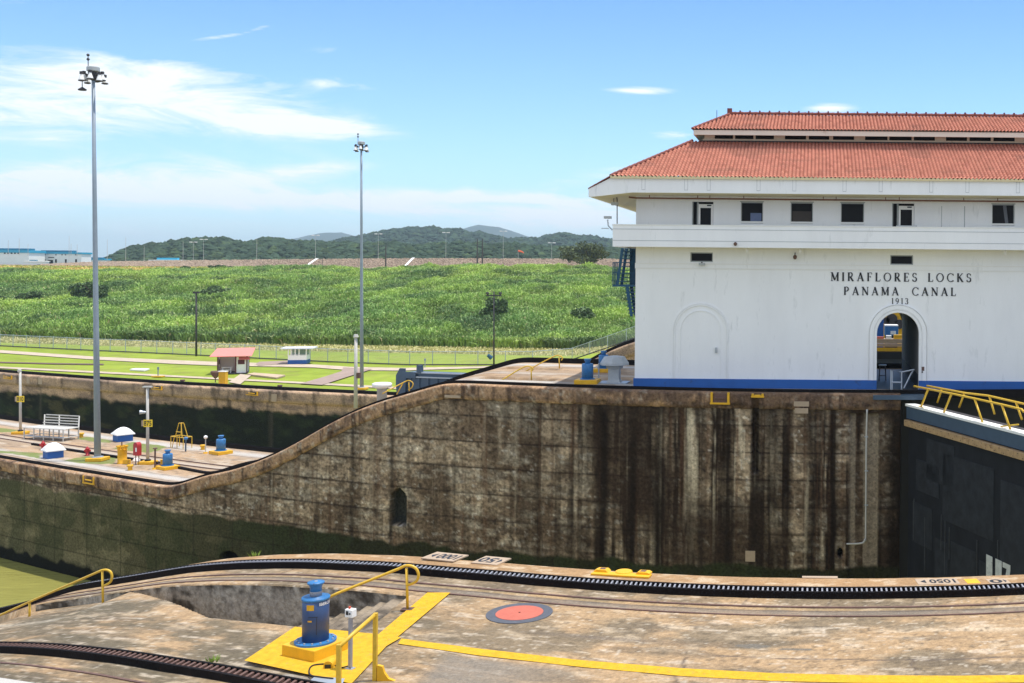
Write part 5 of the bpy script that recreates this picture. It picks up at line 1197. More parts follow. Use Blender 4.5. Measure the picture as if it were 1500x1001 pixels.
# slate gate leaf lying open at the second chamber
L0 = PD(588, 546, 83.0); L1 = PD(725, 551, 80.0); d = (L1-L0); d.z = 0; ln = d.length; 
root = thing('lock_gate', 'open slate-blue lock gate leaf beyond the crest of the centre wall', 'lock gate', (L0.x, L0.y, L0.z), math.atan2(d.y, d.x))
slope = (L1.z-L0.z)/ln
MB().add([(0,0,-4),(ln,0,-4),(ln,0,slope*ln),(0,0,0),(0,1.6,-4),(ln,1.6,-4),(ln,1.6,slope*ln),(0,1.6,0)], [(0,1,2,3),(7,6,5,4),(3,2,6,7),(0,3,7,4),(1,5,6,2)]).build('leaf_plate', 'gateblue', root)
for k in range(9): x = .9+k*.85; MB().box(x-.04, x+.04, -.08, .0, -4, -.3+slope*x).build('rib', 'gateblue', root)
MB().prism([(-.35,-1.0),(-.35,-.2),(.0,.35),(.5,.35),(.5,.1),(1.5,.1),(1.5,-.35),(.6,-.4),(.4,-3.5),(.0,-3.5)], lambda p: (p[0], -.2, p[1]), lambda p: (p[0], -.09, p[1])).build('end_plate', 'gateblue', root)
MB().box(1.6, 2.0, -.2, .1, .05, .65).build('lug', 'gateblue', root)
for dz in (.02, -.32): g = MB(); g.add([(1.2,-.15,dz),(ln+2.5,-.15,dz+slope*(ln+2.5)),(ln+2.5,.05,dz+slope*(ln+2.5)),(1.2,.05,dz),(1.2,-.15,dz+.09),(ln+2.5,-.15,dz+.09+slope*(ln+2.5)),(ln+2.5,.05,dz+.09+slope*(ln+2.5)),(1.2,.05,dz+.09)], [(0,1,2,3),(4,5,6,7),(0,1,5,4),(1,2,6,5),(2,3,7,6),(3,0,4,7)]); g.build('walkway_edge', 'galv', root)

# ---- shelters on the lawn
b = P(341, 546, zl); k = b.y/F
root = thing('shelter', 'open shelter with a salmon red roof on the lawn', 'shelter', b, R(24)); root.scale = (.93,.93,.95)
MB().box(-1.9, 2.1, -2.0, 2.0, -.02, .08).build('floor_slab', mat('dark_floor_slab', (.10,.09,.10), .8), root)
HW = 2.5
for (x0, x1, y0, y1, nm) in ((-1.9,-1.82,-1.2,1.7,'wall'), (.55,2.0,-1.65,-1.57,'wall'), (1.92,2.0,-1.57,1.7,'wall'), (-1.9,2.0,1.7,1.78,'wall'), (.55,.63,-1.57,-.2,'wall')):
    w_ = MB().box(x0, x1, y0, y1, .08, HW).build(nm, 'fw', root)
for (x, y) in ((-1.9,-1.3),(.5,-1.66),(2.02,-1.66),(-1.9,1.7),(2.02,1.7)): MB().box(x-.09, x+.09, y-.09, y+.09, .05, HW+.05).build('corner_trim', 'maroon', root)
MB().box(.8, 1.7, -1.72, -1.66, 1.35, 2.0).build('window', 'maroon', root); MB().box(-1.81, -1.76, -.8, .3, 1.3, 2.0).build('window', 'maroon', root)
MB().add([(-2.9,-2.6,HW+.05),(2.7,-2.6,HW+.05),(2.9,2.3,HW+.95),(-2.3,2.3,HW+.95),(-2.9,-2.6,HW+.13),(2.7,-2.6,HW+.13),(2.9,2.3,HW+1.03),(-2.3,2.3,HW+1.03)], [(3,2,1,0),(4,5,6,7),(0,1,5,4),(1,2,6,5),(2,3,7,6),(3,0,4,7)]).build('roof', 'salmon', root)
MB().add([(.9,-1.67,HW-.05),(2.3,-1.67,HW-.05),(2.5,-2.3,HW-.45),(1.0,-2.3,HW-.45)], [(0,1,2,3)]).build('awning', 'salmon', root)
# picnic table inside
root2 = thing('picnic_table', 'white plastic picnic table inside the red roofed shelter', 'table', b + Matrix.Rotation(R(24), 3, 'Z') @ Vector((-.7,-.6,.08)), R(24))
MB().box(-.7, .7, -.35, .35, .7, .76).build('table_top', 'fw', root2)
for sy in (-.65, .65): MB().box(-.7, .7, sy-.14, sy+.14, .42, .46).build('bench', 'fw', root2)
for sx in (-.5, .5):
    for sy in (-1, 1): MB().tube([(sx, sy*.2, .7), (sx, sy*.6, 0)], .05, 6).build('leg', 'fw', root2)
b = P(438, 532.5, zl); root = thing('guard_booth', 'small white booth with a flat roof and blue base at the fence', 'booth', b, R(14))
MB().box(-1.35, 1.35, -1.3, 1.3, 0, .62).build('base', 'blue', root); MB().box(-1.33, 1.33, -1.28, 1.28, .62, 1.35).build('wall', 'fw', root)
for (x, y) in ((-1.28,-1.23),(1.28,-1.23),(-1.28,1.23),(1.28,1.23),(.25,-1.23),(-.9,-1.23),(-.3,-1.23)): MB().box(x-.07, x+.07, y-.06, y+.06, 1.35, 2.35).build('window_post', 'fw', root)
MB().box(-1.2, 1.2, 1.1, 1.2, 1.36, 2.3).build('back_glass', mat('pale_glass', (.35,.45,.35), .2), root)
MB().box(-2.3, 2.3, -1.9, 1.9, 2.35, 2.5).build('roof', mat('grey_white_roof', (.72,.72,.76), .6), root)
# small things on the far coping
for px, py, lab in ((231.5, 552.5, 'short grey post with a yellow foot on the far lawn edge'), (622.5, 538.5, 'short grey post on the lawn above the open gate')):
    bq = P(px, py, zl); root = thing('marker_post', lab, 'post', bq); MB().tube([(0,0,0),(0,0,1.25)], .07, 6).build('post', 'mast', root); MB().box(-.12,.12,-.05,.05,1.0,1.35).build('plate', 'mast', root)
    if px < 300: MB().box(-.7, .7, -.4, .4, 0, .15).build('foot', 'yellow', root)
b = P(315.5, 560.5, zl); root = thing('tree_stump_bell', 'brown funnel-shaped fixture on a stem below the shelter', 'fixture', b); root.name = 'funnel_fixture'
MB().tube([(0,0,0),(0,0,.7)], .06, 6).build('stem', 'rust', root); MB().lathe([(.15,.55),(.45,.95),(.6,1.35),(.5,1.5)], 12).build('funnel', 'rust', root)
b = P(327, 563, zl); root = thing('valve_cabinet', 'upright yellow cabinet below the red roofed shelter', 'cabinet', b); MB().box(-.42,.42,-.35,.35,0,1.6).build('body', 'yellow', root, bevel=.03); MB().box(-.47,.47,-.4,.4,1.6,1.68).build('lid', 'fw', root)
for px, py, lab in ((410, 569.5, 'small brown mooring post on the far coping left of the mast'), (267.5, 561.5, 'small brown mooring post on the far coping left of the yellow cabinet')):
    o_ = MB().lathe([(.15,0),(.15,.2),(.3,.3),(.28,.45)], 10).build('mooring_post', 'rust'); o_.location = P(px, py, zl+.05); tag(o_, lab, 'mooring post', 'brown mooring posts on the far coping')

# ================================================================== BLACK LOCK GATE (right)
def zpx(px, py, D): return PD(px, py, D).z
GA = Vector((5.05, 60.2, 0)); GB_ = Vector((9.35, 49.9, 0)); gd = (GB_-GA).normalized(); Lg = 24.0
gate = thing('lock_gate', 'black steel lock gate leaf with a pale walkway and tan bumper, number 117 on it', 'lock gate', GA, math.atan2(gd.y, gd.x))
# local: x along the leaf towards the camera, y to the back/right (+) ; the visible face is at y=0
# rotate: local y axis = left of x direction; gd points right/down, left of it is (+x,+y)-ish back right -> positive y is the back
ztop = -.50; BL = .95
MB().box(0, Lg, 0, BL, -17, ztop-.86).build('leaf_face', 'gateblk', gate, bevel=.06)
MB().box(-.05, Lg, -.10, BL+.05, ztop-.80, ztop-.12).build('upper_band', 'gateblue', gate)
MB().box(-.1, Lg, -.16, .42, ztop-.12, ztop).build('walkway', 'white2', gate); MB().box(-.1, Lg, .425, BL+.1, ztop-.14, ztop-.05).build('walkway_grating', 'wire', gate)
MB().box(-.05, Lg, -.26, .1, ztop-1.22, ztop-.87).build('bumper', 'bumper', gate, bevel=.03)
g = MB()
for k in range(0, 60): g.cbox((.2+k*.4, -.267, ztop-.95-.18*(k % 2)), (.035,.02,.035))
g.build('bumper_bolts', 'letter', gate)
for (x0, x1, z0, z1) in ((1.0,3.6,-5.1,-3.4),(2.2,5.2,-4.3,-2.1),(4.0,9.0,-6.1,-2.6),(.6,2.9,-8.0,-5.8),(3.2,4.6,-10.0,-7.2),(4.9,7.4,-9.6,-7.0),(7.7,9.9,-10.4,-7.3),(1.0,4.5,-13,-10.7),(4.8,9.0,-13.4,-11),(9.6,14,-8,-3)):
    MB().box(x0, x1, -.035, 0.0, z0, z1).build('doubler_plate', 'gateplate', gate, bevel=.02)
g = MB()
for x in (.8, 2.1, 3.9, 4.3, 4.75, 7.5, 9.4): g.box(x-.02, x+.02, -.05, -.0, -9.5+(x % 1)*2, -5.2-(x*.37 % 1)*1.5)
g.build('pale_scrape', mat('scrape_grey', (.05,.054,.058), .7, .4, 3), gate)
xg = 5.0
def gx(px):  # local x on the face at photo column px
    u = dirp(px, 700)[0]; # X/Y = u -> GA + gd*l
    return (u*GA.y-GA.x)/(gd.x-u*gd.y)
x1_, x2_, x3_, x4_ = gx(1447), gx(1456), gx(1460.5), gx(1484)
zt = zpx(1452, 812, (GA+gd*x1_).y); hN = 1.5
g = MB(); g.box(x1_, x2_, -.052, -.040, zt-hN, zt); g.box(x3_, x3_+(x2_-x1_), -.052, -.040, zt-hN, zt)
x7 = gx(1471); x8 = gx(1482.5); g.add([(x7,-.050,zt),(x8,-.050,zt),(x8,-.050,zt-.25),(x7,-.050,zt-.25)], [(0,1,2,3)]); g.add([(x8,-.051,zt-.25),(x8-.02-(x8-x7)*.45,-.051,zt-.25),(x7+.05,-.051,zt-hN),(x7+(x8-x7)*.55,-.051,zt-hN)], [(0,1,2,3)])
g.build('number', mat('faded_number_paint', (.55,.56,.52), .7, .2, 4, dark=(.2,.2,.2), dscale=5, dth=.6), gate)
# gate handrails
def gl(px, py, off=0.0):
    # point on the vertical plane above the near (off=0) or far edge
    n_ = Vector((-gd.y, gd.x, 0))
    if n_.y < 0: n_ = -n_
    A = GA + n_*off; u, w_ = dirp(px, py); l = (u*A.y-A.x)/(gd.x-u*gd.y); D = (A+gd*l).y; q = A+gd*l; return Vector((q.x, q.y, HC+w_*D))
Mi = (Matrix.Translation(GA) @ Matrix.Rotation(math.atan2(gd.y, gd.x), 4, 'Z')).inverted()
hr = thing('gate_handrail', 'yellow folding handrail leaning over the near edge of the black gate', 'handrail', GA, math.atan2(gd.y, gd.x), 'yellow handrails on the black gate')
def tl(obj, pts, nm, r=.055): MB().tube([Mi @ p for p in pts], r, 8).build(nm, 'ypipe', obj, auto=True)
tl(hr, [gl(1339,566), gl(1400,578), gl(1396,575)][:2] + [gl(1468,593), gl(1497,600), gl(1499,603), gl(1540,612)], 'rail')
for a_, b_ in (((1360,570),(1347,601)), ((1394,577),(1381,608)), ((1427,583),(1440,621)), ((1467,592),(1480,629)), ((1505,602),(1520,640))): tl(hr, [gl(*a_), gl(*b_)], 'post')
tl(hr, [gl(1346,595), gl(1376,607)], 'brace', .035); tl(hr, [gl(1466,625), gl(1492,622)], 'brace', .035)
hr2 = thing('gate_handrail', 'yellow handrail along the far edge of the black gate', 'handrail', GA, math.atan2(gd.y, gd.x), 'yellow handrails on the black gate')
tl(hr2, [gl(1358,565.5,BL), gl(1414,576,BL), gl(1448,580,BL), gl(1500,592,BL), gl(1560,606,BL)], 'rail')
for a_, b_ in (((1380,569.5),(1373,590)), ((1413,575.5),(1405,597)), ((1449,580),(1457,607)), ((1488,589),(1497,615))): tl(hr2, [gl(*a_, BL), gl(*b_, BL)], 'post')

# ================================================================== CONTROL HOUSE
YF = 62.9
def fx(px, D=YF): return (px-AX)/F*D
def fz(px, py, D=YF): return PD(px, py, D).z
# the facade follows the slight fall of the picture horizon through the camera roll, so heights are taken at column 1200
def hz(py, D=YF, px=1200): return HC+(HY-py)/F*D
house = thing('control_house', 'white control house with red clay tile roofs, blue plinth and black lettering', 'building', (0,0,0))
XL = fx(931); XR = 46.0; YB = 76.0
zb = 0.0; ZP = hz(556.5)  # plinth top
ZMOLD = hz(387.6); ZBAL0 = hz(364, 61.55); ZBAL1 = hz(332.5, 61.55); ZSOF = hz(289.5)
def facade(name, x0, x1, z0, z1, ops, y, m, depth=.25, reveal='white2', parent=house, pane=True, panelm='glass'):
    """wall sheet with real openings; ops: (xa, xb, za, zb)"""
    xs = sorted(set([x0, x1] + [v for o in ops for v in o[:2]])); zs_ = sorted(set([z0, z1] + [v for o in ops for v in o[2:4]]))
    g = MB()
    for i in range(len(xs)-1):
        for j in range(len(zs_)-1):
            cx, cz = (xs[i]+xs[i+1])/2, (zs_[j]+zs_[j+1])/2
            if any(o[0] < cx < o[1] and o[2] < cz < o[3] for o in ops): continue
            g.add([(xs[i],y,zs_[j]),(xs[i+1],y,zs_[j]),(xs[i+1],y,zs_[j+1]),(xs[i],y,zs_[j+1])], [(0,1,2,3)])
    for (a, b, c, d) in ops:
        g.add([(a,y,c),(b,y,c),(b,y,d),(a,y,d),(a,y+depth,c),(b,y+depth,c),(b,y+depth,d),(a,y+depth,d)], [(0,4,5,1),(1,5,6,2),(2,6,7,3),(3,7,4,0)])
    me = bpy.data.meshes.new(name); me.from_pydata(g.v, [], g.f)
    bm = bmesh.new(); bm.from_mesh(me); bmesh.ops.remove_doubles(bm, verts=bm.verts, dist=.0005); bmesh.ops.recalc_face_normals(bm, faces=bm.faces); bm.to_mesh(me); bm.free()
    o = bpy.data.objects.new(name, me); COL.objects.link(o); me.materials.append(MT[m]); o.parent = parent
    return o
# ---- lower storey with the arched passage
AXc = fx(1316.2); AR = fx(1347)-fx(1316.2); ZA = hz(489+1.0)   # arch centre, radius, spring height
# find top: photo top row 458 at column 1316
ZA = hz(458.5)-AR+.04
lw_ops = [(fx(1011), fx(1044), hz(385.5), hz(371.5)), (fx(1304), fx(1337.5), hz(387), hz(373))]
facade('wall', XL, XR, ZA+AR+.12, ZBAL0+.3, lw_ops, YF, 'white', .25)
g = MB()
g.add([(XL,YF,zb),(AXc-AR,YF,zb),(AXc-AR,YF,ZA+AR+.12),(XL,YF,ZA+AR+.12)], [(0,1,2,3)])
g.add([(AXc+AR,YF,zb),(XR,YF,zb),(XR,YF,ZA+AR+.12),(AXc+AR,YF,ZA+AR+.12)], [(0,1,2,3)])
n = 24; zt_ = ZA+AR+.12
for i in range(n):
    a0_, a1_ = math.pi*i/n, math.pi*(i+1)/n; p0 = (AXc+AR*math.cos(a0_), ZA+AR*math.sin(a0_)); p1 = (AXc+AR*math.cos(a1_), ZA+AR*math.sin(a1_))
    g.add([(p0[0],YF,p0[1]),(p0[0],YF,zt_),(p1[0],YF,zt_),(p1[0],YF,p1[1])], [(0,1,2,3)])
g.build('wall', 'white', house)
MB().add([(XL,YF,0),(XL,YB,0),(XL,YB,ZSOF),(XL,YF,ZSOF)], [(0,1,2,3)]).build('end_wall', 'white', house)
# arch passage lining
g = MB(); YP = YB
pr_ = [(AXc+AR, zb)] + [(AXc+AR*math.cos(math.pi*i/n), ZA+AR*math.sin(math.pi*i/n)) for i in range(n+1)] + [(AXc-AR, zb)]
for (x, z) in pr_: g.v += [(x,YF,z),(x,YF+.35,z)]
g.f = [(2*i, 2*i+2, 2*i+3, 2*i+1) for i in range(len(pr_)-1)]; g.build('arch_reveal', 'white2', house)
g = MB(); rp = [(AXc+AR+.0, zb-.0), (AXc+AR, ZA+AR+.1), (AXc-AR-1.0, ZA+AR+.1), (AXc-AR-1.0, zb)]
# passage: right wall plane, ceiling and left wall
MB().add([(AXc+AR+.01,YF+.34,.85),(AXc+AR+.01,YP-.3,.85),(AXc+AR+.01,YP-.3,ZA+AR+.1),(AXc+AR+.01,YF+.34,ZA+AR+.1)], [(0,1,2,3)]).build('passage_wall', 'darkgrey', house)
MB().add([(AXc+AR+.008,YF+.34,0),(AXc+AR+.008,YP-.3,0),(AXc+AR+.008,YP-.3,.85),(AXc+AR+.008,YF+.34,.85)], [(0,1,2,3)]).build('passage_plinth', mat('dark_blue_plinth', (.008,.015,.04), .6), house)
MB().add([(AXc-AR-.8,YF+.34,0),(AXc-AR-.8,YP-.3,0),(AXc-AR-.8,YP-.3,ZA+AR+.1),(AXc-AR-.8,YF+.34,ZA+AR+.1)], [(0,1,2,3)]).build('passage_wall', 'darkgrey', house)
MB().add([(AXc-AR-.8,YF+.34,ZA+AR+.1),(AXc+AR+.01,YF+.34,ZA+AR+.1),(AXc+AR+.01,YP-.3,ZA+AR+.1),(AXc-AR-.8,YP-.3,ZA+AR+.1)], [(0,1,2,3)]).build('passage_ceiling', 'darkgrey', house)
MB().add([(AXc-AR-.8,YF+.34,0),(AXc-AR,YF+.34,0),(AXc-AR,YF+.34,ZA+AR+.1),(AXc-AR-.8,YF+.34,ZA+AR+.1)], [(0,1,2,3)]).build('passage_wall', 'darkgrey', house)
MB().add([(AXc-AR-.8,YF-.0,.015),(AXc+AR+.01,YF-.0,.015),(AXc+AR+.01,YP,.015),(AXc-AR-.8,YP,.015)], [(0,1,2,3)]).build('passage_floor', mat('dark_passage_floor', (.035,.04,.046), .5, .2, 1), house)  # passage floor in one dark even colour
# back wall around the arch (back arch)
g = MB(); y = YB-.3
g.add([(AXc-AR-.8,y,0),(AXc-AR,y,0),(AXc-AR,y,zt_),(AXc-AR-.8,y,zt_)], [(0,1,2,3)])
for i in range(n):
    a0_, a1_ = math.pi*i/n, math.pi*(i+1)/n; p0 = (AXc+AR*math.cos(a0_), ZA+AR*math.sin(a0_)); p1 = (AXc+AR*math.cos(a1_), ZA+AR*math.sin(a1_))
    g.add([(p0[0],y,p0[1]),(p0[0],y,zt_),(p1[0],y,zt_),(p1[0],y,p1[1])], [(0,1,2,3)])
g.build('back_wall', 'white', house)
MB().add([(XL,YB,0),(AXc-AR-.02,YB,0),(AXc-AR-.02,YB,ZSOF),(XL,YB,ZSOF)], [(0,1,2,3)]).build('back_wall', 'white', house)
MB().add([(AXc+AR+.02,YB,0),(XR,YB,0),(XR,YB,ZSOF),(AXc+AR+.02,YB,ZSOF)], [(0,1,2,3)]).build('back_wall', 'white', house)
MB().add([(AXc-AR-.02,YB,zt_),(AXc+AR+.02,YB,zt_),(AXc+AR+.02,YB,ZSOF),(AXc-AR-.02,YB,ZSOF)], [(0,1,2,3)]).build('back_wall', 'white', house)
# plinth
for (a_, b_) in ((XL-.06, AXc-AR-.002), (AXc+AR+.002, XR)):
    MB().box(a_, b_, YF-.10, YF+.0, 0, ZP).build('plinth', 'blue', house, bevel=.01)
MB().box(XL-.06, XL+.0, YF, YB, 0, ZP).build('plinth', 'blue', house)
# arch mouldings
def arch_ring(cx, r0, r1, zs0, zb0, th, m, name, n=32):
    g = MB(); outer = [(cx+r1, zb0)] + [(cx+r1*math.cos(math.pi*i/n), zs0+r1*math.sin(math.pi*i/n)) for i in range(n+1)] + [(cx-r1, zb0)]
    inner = [(cx+r0, zb0)] + [(cx+r0*math.cos(math.pi*i/n), zs0+r0*math.sin(math.pi*i/n)) for i in range(n+1)] + [(cx-r0, zb0)]
    m_ = len(outer)
    for (a, b) in zip(outer, inner): g.v += [(a[0],YF,a[1]),(a[0],YF-th,a[1]),(b[0],YF-th,b[1]),(b[0],YF,b[1])]
    for i in range(m_-1):
        for j in range(3): g.f.append((4*i+j, 4*i+4+j, 4*i+5+j, 4*i+1+j))
    for e in (0, 4*(m_-1)): g.f.append((e, e+1, e+2, e+3))
    return g.build(name, m, house)
MT['white3'] = MT['white']
for r0, r1, th in ((AR+.02, AR+.16, .05), (AR+.19, AR+.44, .08), (AR+.47, AR+.50, .10)): arch_ring(AXc, r0, r1, ZA, ZP+.004, th, 'white', 'arch_moulding')
BX = fx(1027); BR = (fx(1056.5)-fx(997))/2; BZ = hz(456.5)-BR
BR2 = (fx(1068)-fx(987))/2
for r0, r1, th in ((BR-.03, BR, .035), (BR2-.14, BR2-.10, .05), (BR2-.03, BR2, .05)): arch_ring(BX, r0, r1, BZ, ZP+.004, th, 'white', 'blank_arch_moulding')
MB().box(fx(1050)-.06, fx(1050)+.07, YF-.10, YF, hz(518.5), hz(510.5)).build('door_lock_box', 'grey', house)
MB().box(fx(1353)-.07, fx(1353)+.08, YF-.09, YF, hz(542), hz(536)).build('switch_box', 'rust', house)
MB().box(fx(1352)-.03, fx(1352)+.04, YF-.09, YF, hz(545), hz(542.6)).build('switch_box', 'letter', house)
# string mouldings
g = MB().box(XL-.03, XR, YF-.05, YF, ZMOLD-.06, ZMOLD); g.build('string_course', 'white2', house)
MB().box(XL-.03, XR, YF-.05, YF, ZMOLD-.32, ZMOLD-.28).build('string_course', 'white2', house)
MB().box(XL-.03, XR, YF-.025, YF+.0, ZMOLD-.277, ZMOLD-.063).build('string_course', 'white', house)
# windows lower
for (a_, b_, c_, d_) in lw_ops:
    f_ = MB(); f_.box(a_, b_, YF+.14, YF+.2, c_, c_+.06); f_.box(a_, b_, YF+.14, YF+.2, d_-.06, d_); f_.box(a_, a_+.06, YF+.141, YF+.199, c_+.06, d_-.06); f_.box(b_-.06, b_, YF+.141, YF+.199, c_+.06, d_-.06)
    w_ = f_.build('window', 'frame', house); MB().box(a_+.05, b_-.05, YF+.17, YF+.24, c_+.05, d_-.05).build('pane', 'glass', w_)
# ---- balcony
YBL = 61.55; XBL = fx(897, YBL)
MB().box(XBL, XR, YBL, YBL+.14, ZBAL0, ZBAL1).build('balcony_parapet', 'white', house)
MB().box(XBL, XBL+.14, YBL+.14, YB-6, ZBAL0, ZBAL1).build('balcony_parapet', 'white', house)
for za in (hz(337.8, YBL), hz(354.5, YBL)): MB().box(XBL-.012, XR, YBL-.012, YBL, za-.03, za).build('parapet_line', 'grey', house)
MB().box(XBL-.03, XR, YBL-.03, YBL+.17, ZBAL1, ZBAL1+.05).build('parapet_cap', 'white2', house)
MB().box(XBL+.14, XR, YBL+.14, YF-.001, ZBAL0+.04, ZBAL0+.26).build('balcony_slab', 'cream', house)
MB().box(XBL+.14, XL-.001, YF, YB-6, ZBAL0+.04, ZBAL0+.26).build('balcony_slab', 'cream', house)
# ---- upper storey wall with windows
def wz(py): return hz(py)
ZW0 = ZBAL1-.62
ups = []
kinds = [(1013, 1044, 'door'), (1084.5, 1117, 'win'), (1157.5, 1190, 'win'), (1231, 1265, 'win'), (1306, 1338.5, 'door'), (1452.5, 1485.5, 'win'), (1525, 1558, 'win'), (1598, 1631, 'win'), (1671, 1704, 'win')]
ZWT = wz(297.2)
for (p0, p1, k) in kinds: ups.append((fx(p0), fx(p1), ZW0-.4 if k == 'door' else wz(328.5), ZWT))
facade('wall', XL, XR, ZBAL0+.3, ZSOF, ups, YF, 'white', .35)
for (a_, b_, c_, d_), (p0, p1, k) in zip(ups, kinds):
    if k == 'win':
        f_ = MB(); f_.box(a_, b_, YF+.12, YF+.18, c_, c_+.10); f_.box(a_, b_, YF+.12, YF+.18, d_-.05, d_); f_.box(a_, a_+.05, YF+.121, YF+.179, c_+.1, d_-.05); f_.box(b_-.05, b_, YF+.121, YF+.179, c_+.1, d_-.05)
        w_ = f_.build('window', 'frame', house); MB().box(a_+.04, b_-.04, YF+.15, YF+.22, c_+.09, d_-.04).build('pane', 'glass', w_)
        MB().box(a_-.02, b_+.02, YF-.03, YF+.11, c_+.02, c_+.13).build('sill', 'white2', w_)
        o2 = MB().box(a_-.05, b_+.05, YF-.015, YF, d_, d_+.05).build('lintel', 'frame', w_)
        if p0 in (1084.5, 1157.5): MB().box(a_+.55 if p0 < 1100 else a_+.1, b_-.1, YF+.146, YF+.149, c_+.1, c_+.62 if p0 < 1100 else d_-.5).build('reflection_and_blind', mat('blue_reflection', (.10,.14,.26), .4) if p0 < 1100 else mat('brown_blind', (.05,.04,.035), .7), w_)  # first pane: blue reflection painted as a sheet; second pane: brown blind
        if p0 == 1452.5: MB().add([(a_+.65,YF+.148,d_-.06),(a_+.85,YF+.148,d_-.06),(a_+.98,YF+.148,c_+.12),(a_+.8,YF+.148,c_+.12)], [(0,1,2,3)]).build('curtain', mat('grey_curtain', (.14,.15,.17), .8), w_)
    else:
        MB().box(a_, b_, YF+.30, YF+.34, c_, d_).build('doorway_glass', 'glass', house)
        xm = a_+(b_-a_)*.30; f_ = MB(); f_.box(xm, xm+.11, YF+.02, YF+.1, c_, d_-.14); f_.box(b_-.13, b_-.02, YF+.02, YF+.1, c_, d_-.14); f_.box(xm+.11, b_-.13, YF+.021, YF+.099, d_-.36, d_-.14); f_.box(xm+.11, b_-.13, YF+.021, YF+.099, c_, c_+.5)
        dr = f_.build('door', 'white2', house); MB().box(xm+.1, b_-.12, YF+.05, YF+.07, c_+.5, d_-.35).build('pane', 'glass', dr)
        MB().box(xm+.5, xm+.75, YF-.02, YF+.02, d_-.25, d_-.18).build('door_closer', 'letter', dr); MB().tube([(xm+.05,YF-.0,c_+1.05),(xm+.05,YF-.05,c_+1.15)], .03, 6).build('handle', 'letter', dr)
        MB().box(a_, a_+.06, YF-.01, YF+.28, c_, d_).build('jamb', 'frame', house); MB().box(xm-.10, xm-.005, YF+.1, YF+.24, c_, d_).build('jamb', 'frame', house)
MB().box(fx(1379), fx(1411.5), YF-.015, YF, wz(330)-.3, wz(300.5)).build('blanked_window', 'white', house)
MB().box(fx(1379)-.03, fx(1379), YF-.018, YF, wz(330)-.3, wz(300.5)).build('panel_joint', 'grey', house); MB().box(fx(1411.5), fx(1411.5)+.05, YF-.018, YF, wz(330)-.3, wz(300.5)).build('panel_joint', 'grey', house)
# door step at the second door
MB().box(fx(1312, 61.7), fx(1342.5, 61.7), YBL+.02, YBL+.13, ZBAL1+.052, ZBAL1+.12).build('parapet_step', 'grey', house)
# ---- eaves: fascia, soffit
YE = 60.75; XE = fx(896, YE); ZE1 = hz(262, YE); ZE0 = hz(284.5, YE)
XT = fx(860.5, YE); ZT1 = hz(277.5+2.6, YE); ZT0 = hz(286+2.6, YE)
g = MB(); poly = [(XT, ZT1), (XE, ZE1), (XR, ZE1), (XR, ZE0), (fx(925, YE), ZE0), (XT+.12, ZT0-.12)]
g.prism(poly, lambda p: (p[0], YE, p[1]), lambda p: (p[0], YE+.12, p[1])); g.build('fascia', 'white', house)
MB().prism([(YE+.12, ZT1), (YB+2.1, ZT1), (YB+2.1, ZT0-.1), (YE+.12, ZT0-.1)], lambda p: (XT, p[0], p[1]), lambda p: (XT+.1, p[0], p[1])).build('fascia', 'white', house)
g = MB(); # soffit: flat in front, rising skew to the left tip
g.add([(XT+.1,YE+.121,ZT0-.10),(fx(925,YE),YE+.121,ZE0+.02),(XR,YE+.121,ZE0+.02),(XR,YF-.001,ZSOF),(XL,YF-.001,ZSOF),(XL-.9,YF+.8,ZSOF-.52),(XT+.1,YB,ZT0-.1),(XL,YB,ZSOF)], [(0,1,4,5),(1,2,3,4),(0,5,6),(5,4,7),(5,7,6)]); g.build('soffit', 'cream', house)
for p0 in (941.5, 1004, 1037, 1110, 1162.5, 1236, 1289, 1363, 1416, 1490):
    x = fx(p0, YE); f_ = MB(); f_.box(x-.10, x-.085, YE-.012, YE, ZE0+.15, ZE1-.05); f_.box(x+.085, x+.10, YE-.012, YE, ZE0+.15, ZE1-.05); f_.box(x-.085, x+.085, YE-.0125, YE, ZE0+.15, ZE0+.17); f_.build('fascia_bracket', 'grey', house); 
    MB().box(x-.1, x+.1, YE-.03, YE, ZE1-.04, ZE1+.02).build('bracket_cap', 'letter', house)
pts = [(fx(918, 62), YF-.3, ZSOF-.10), (fx(929, 62), YF-.55, ZSOF-.16), (fx(1200,62), YF-.55, ZSOF-.17), (XR, YF-.55, ZSOF-.17)]
MB().tube(pts, .045, 8).build('conduit', 'brownpipe', house)
g = MB()
for p0 in (949, 1020, 1038, 1088, 1205, 1224, 1297, 1317, 1412, 1462): g.box(fx(p0,62)-.02, fx(p0,62)+.02, YF-.57, YF-.53, ZSOF-.15, ZSOF+.12)
g.build('conduit_hangers', 'brownpipe', house)
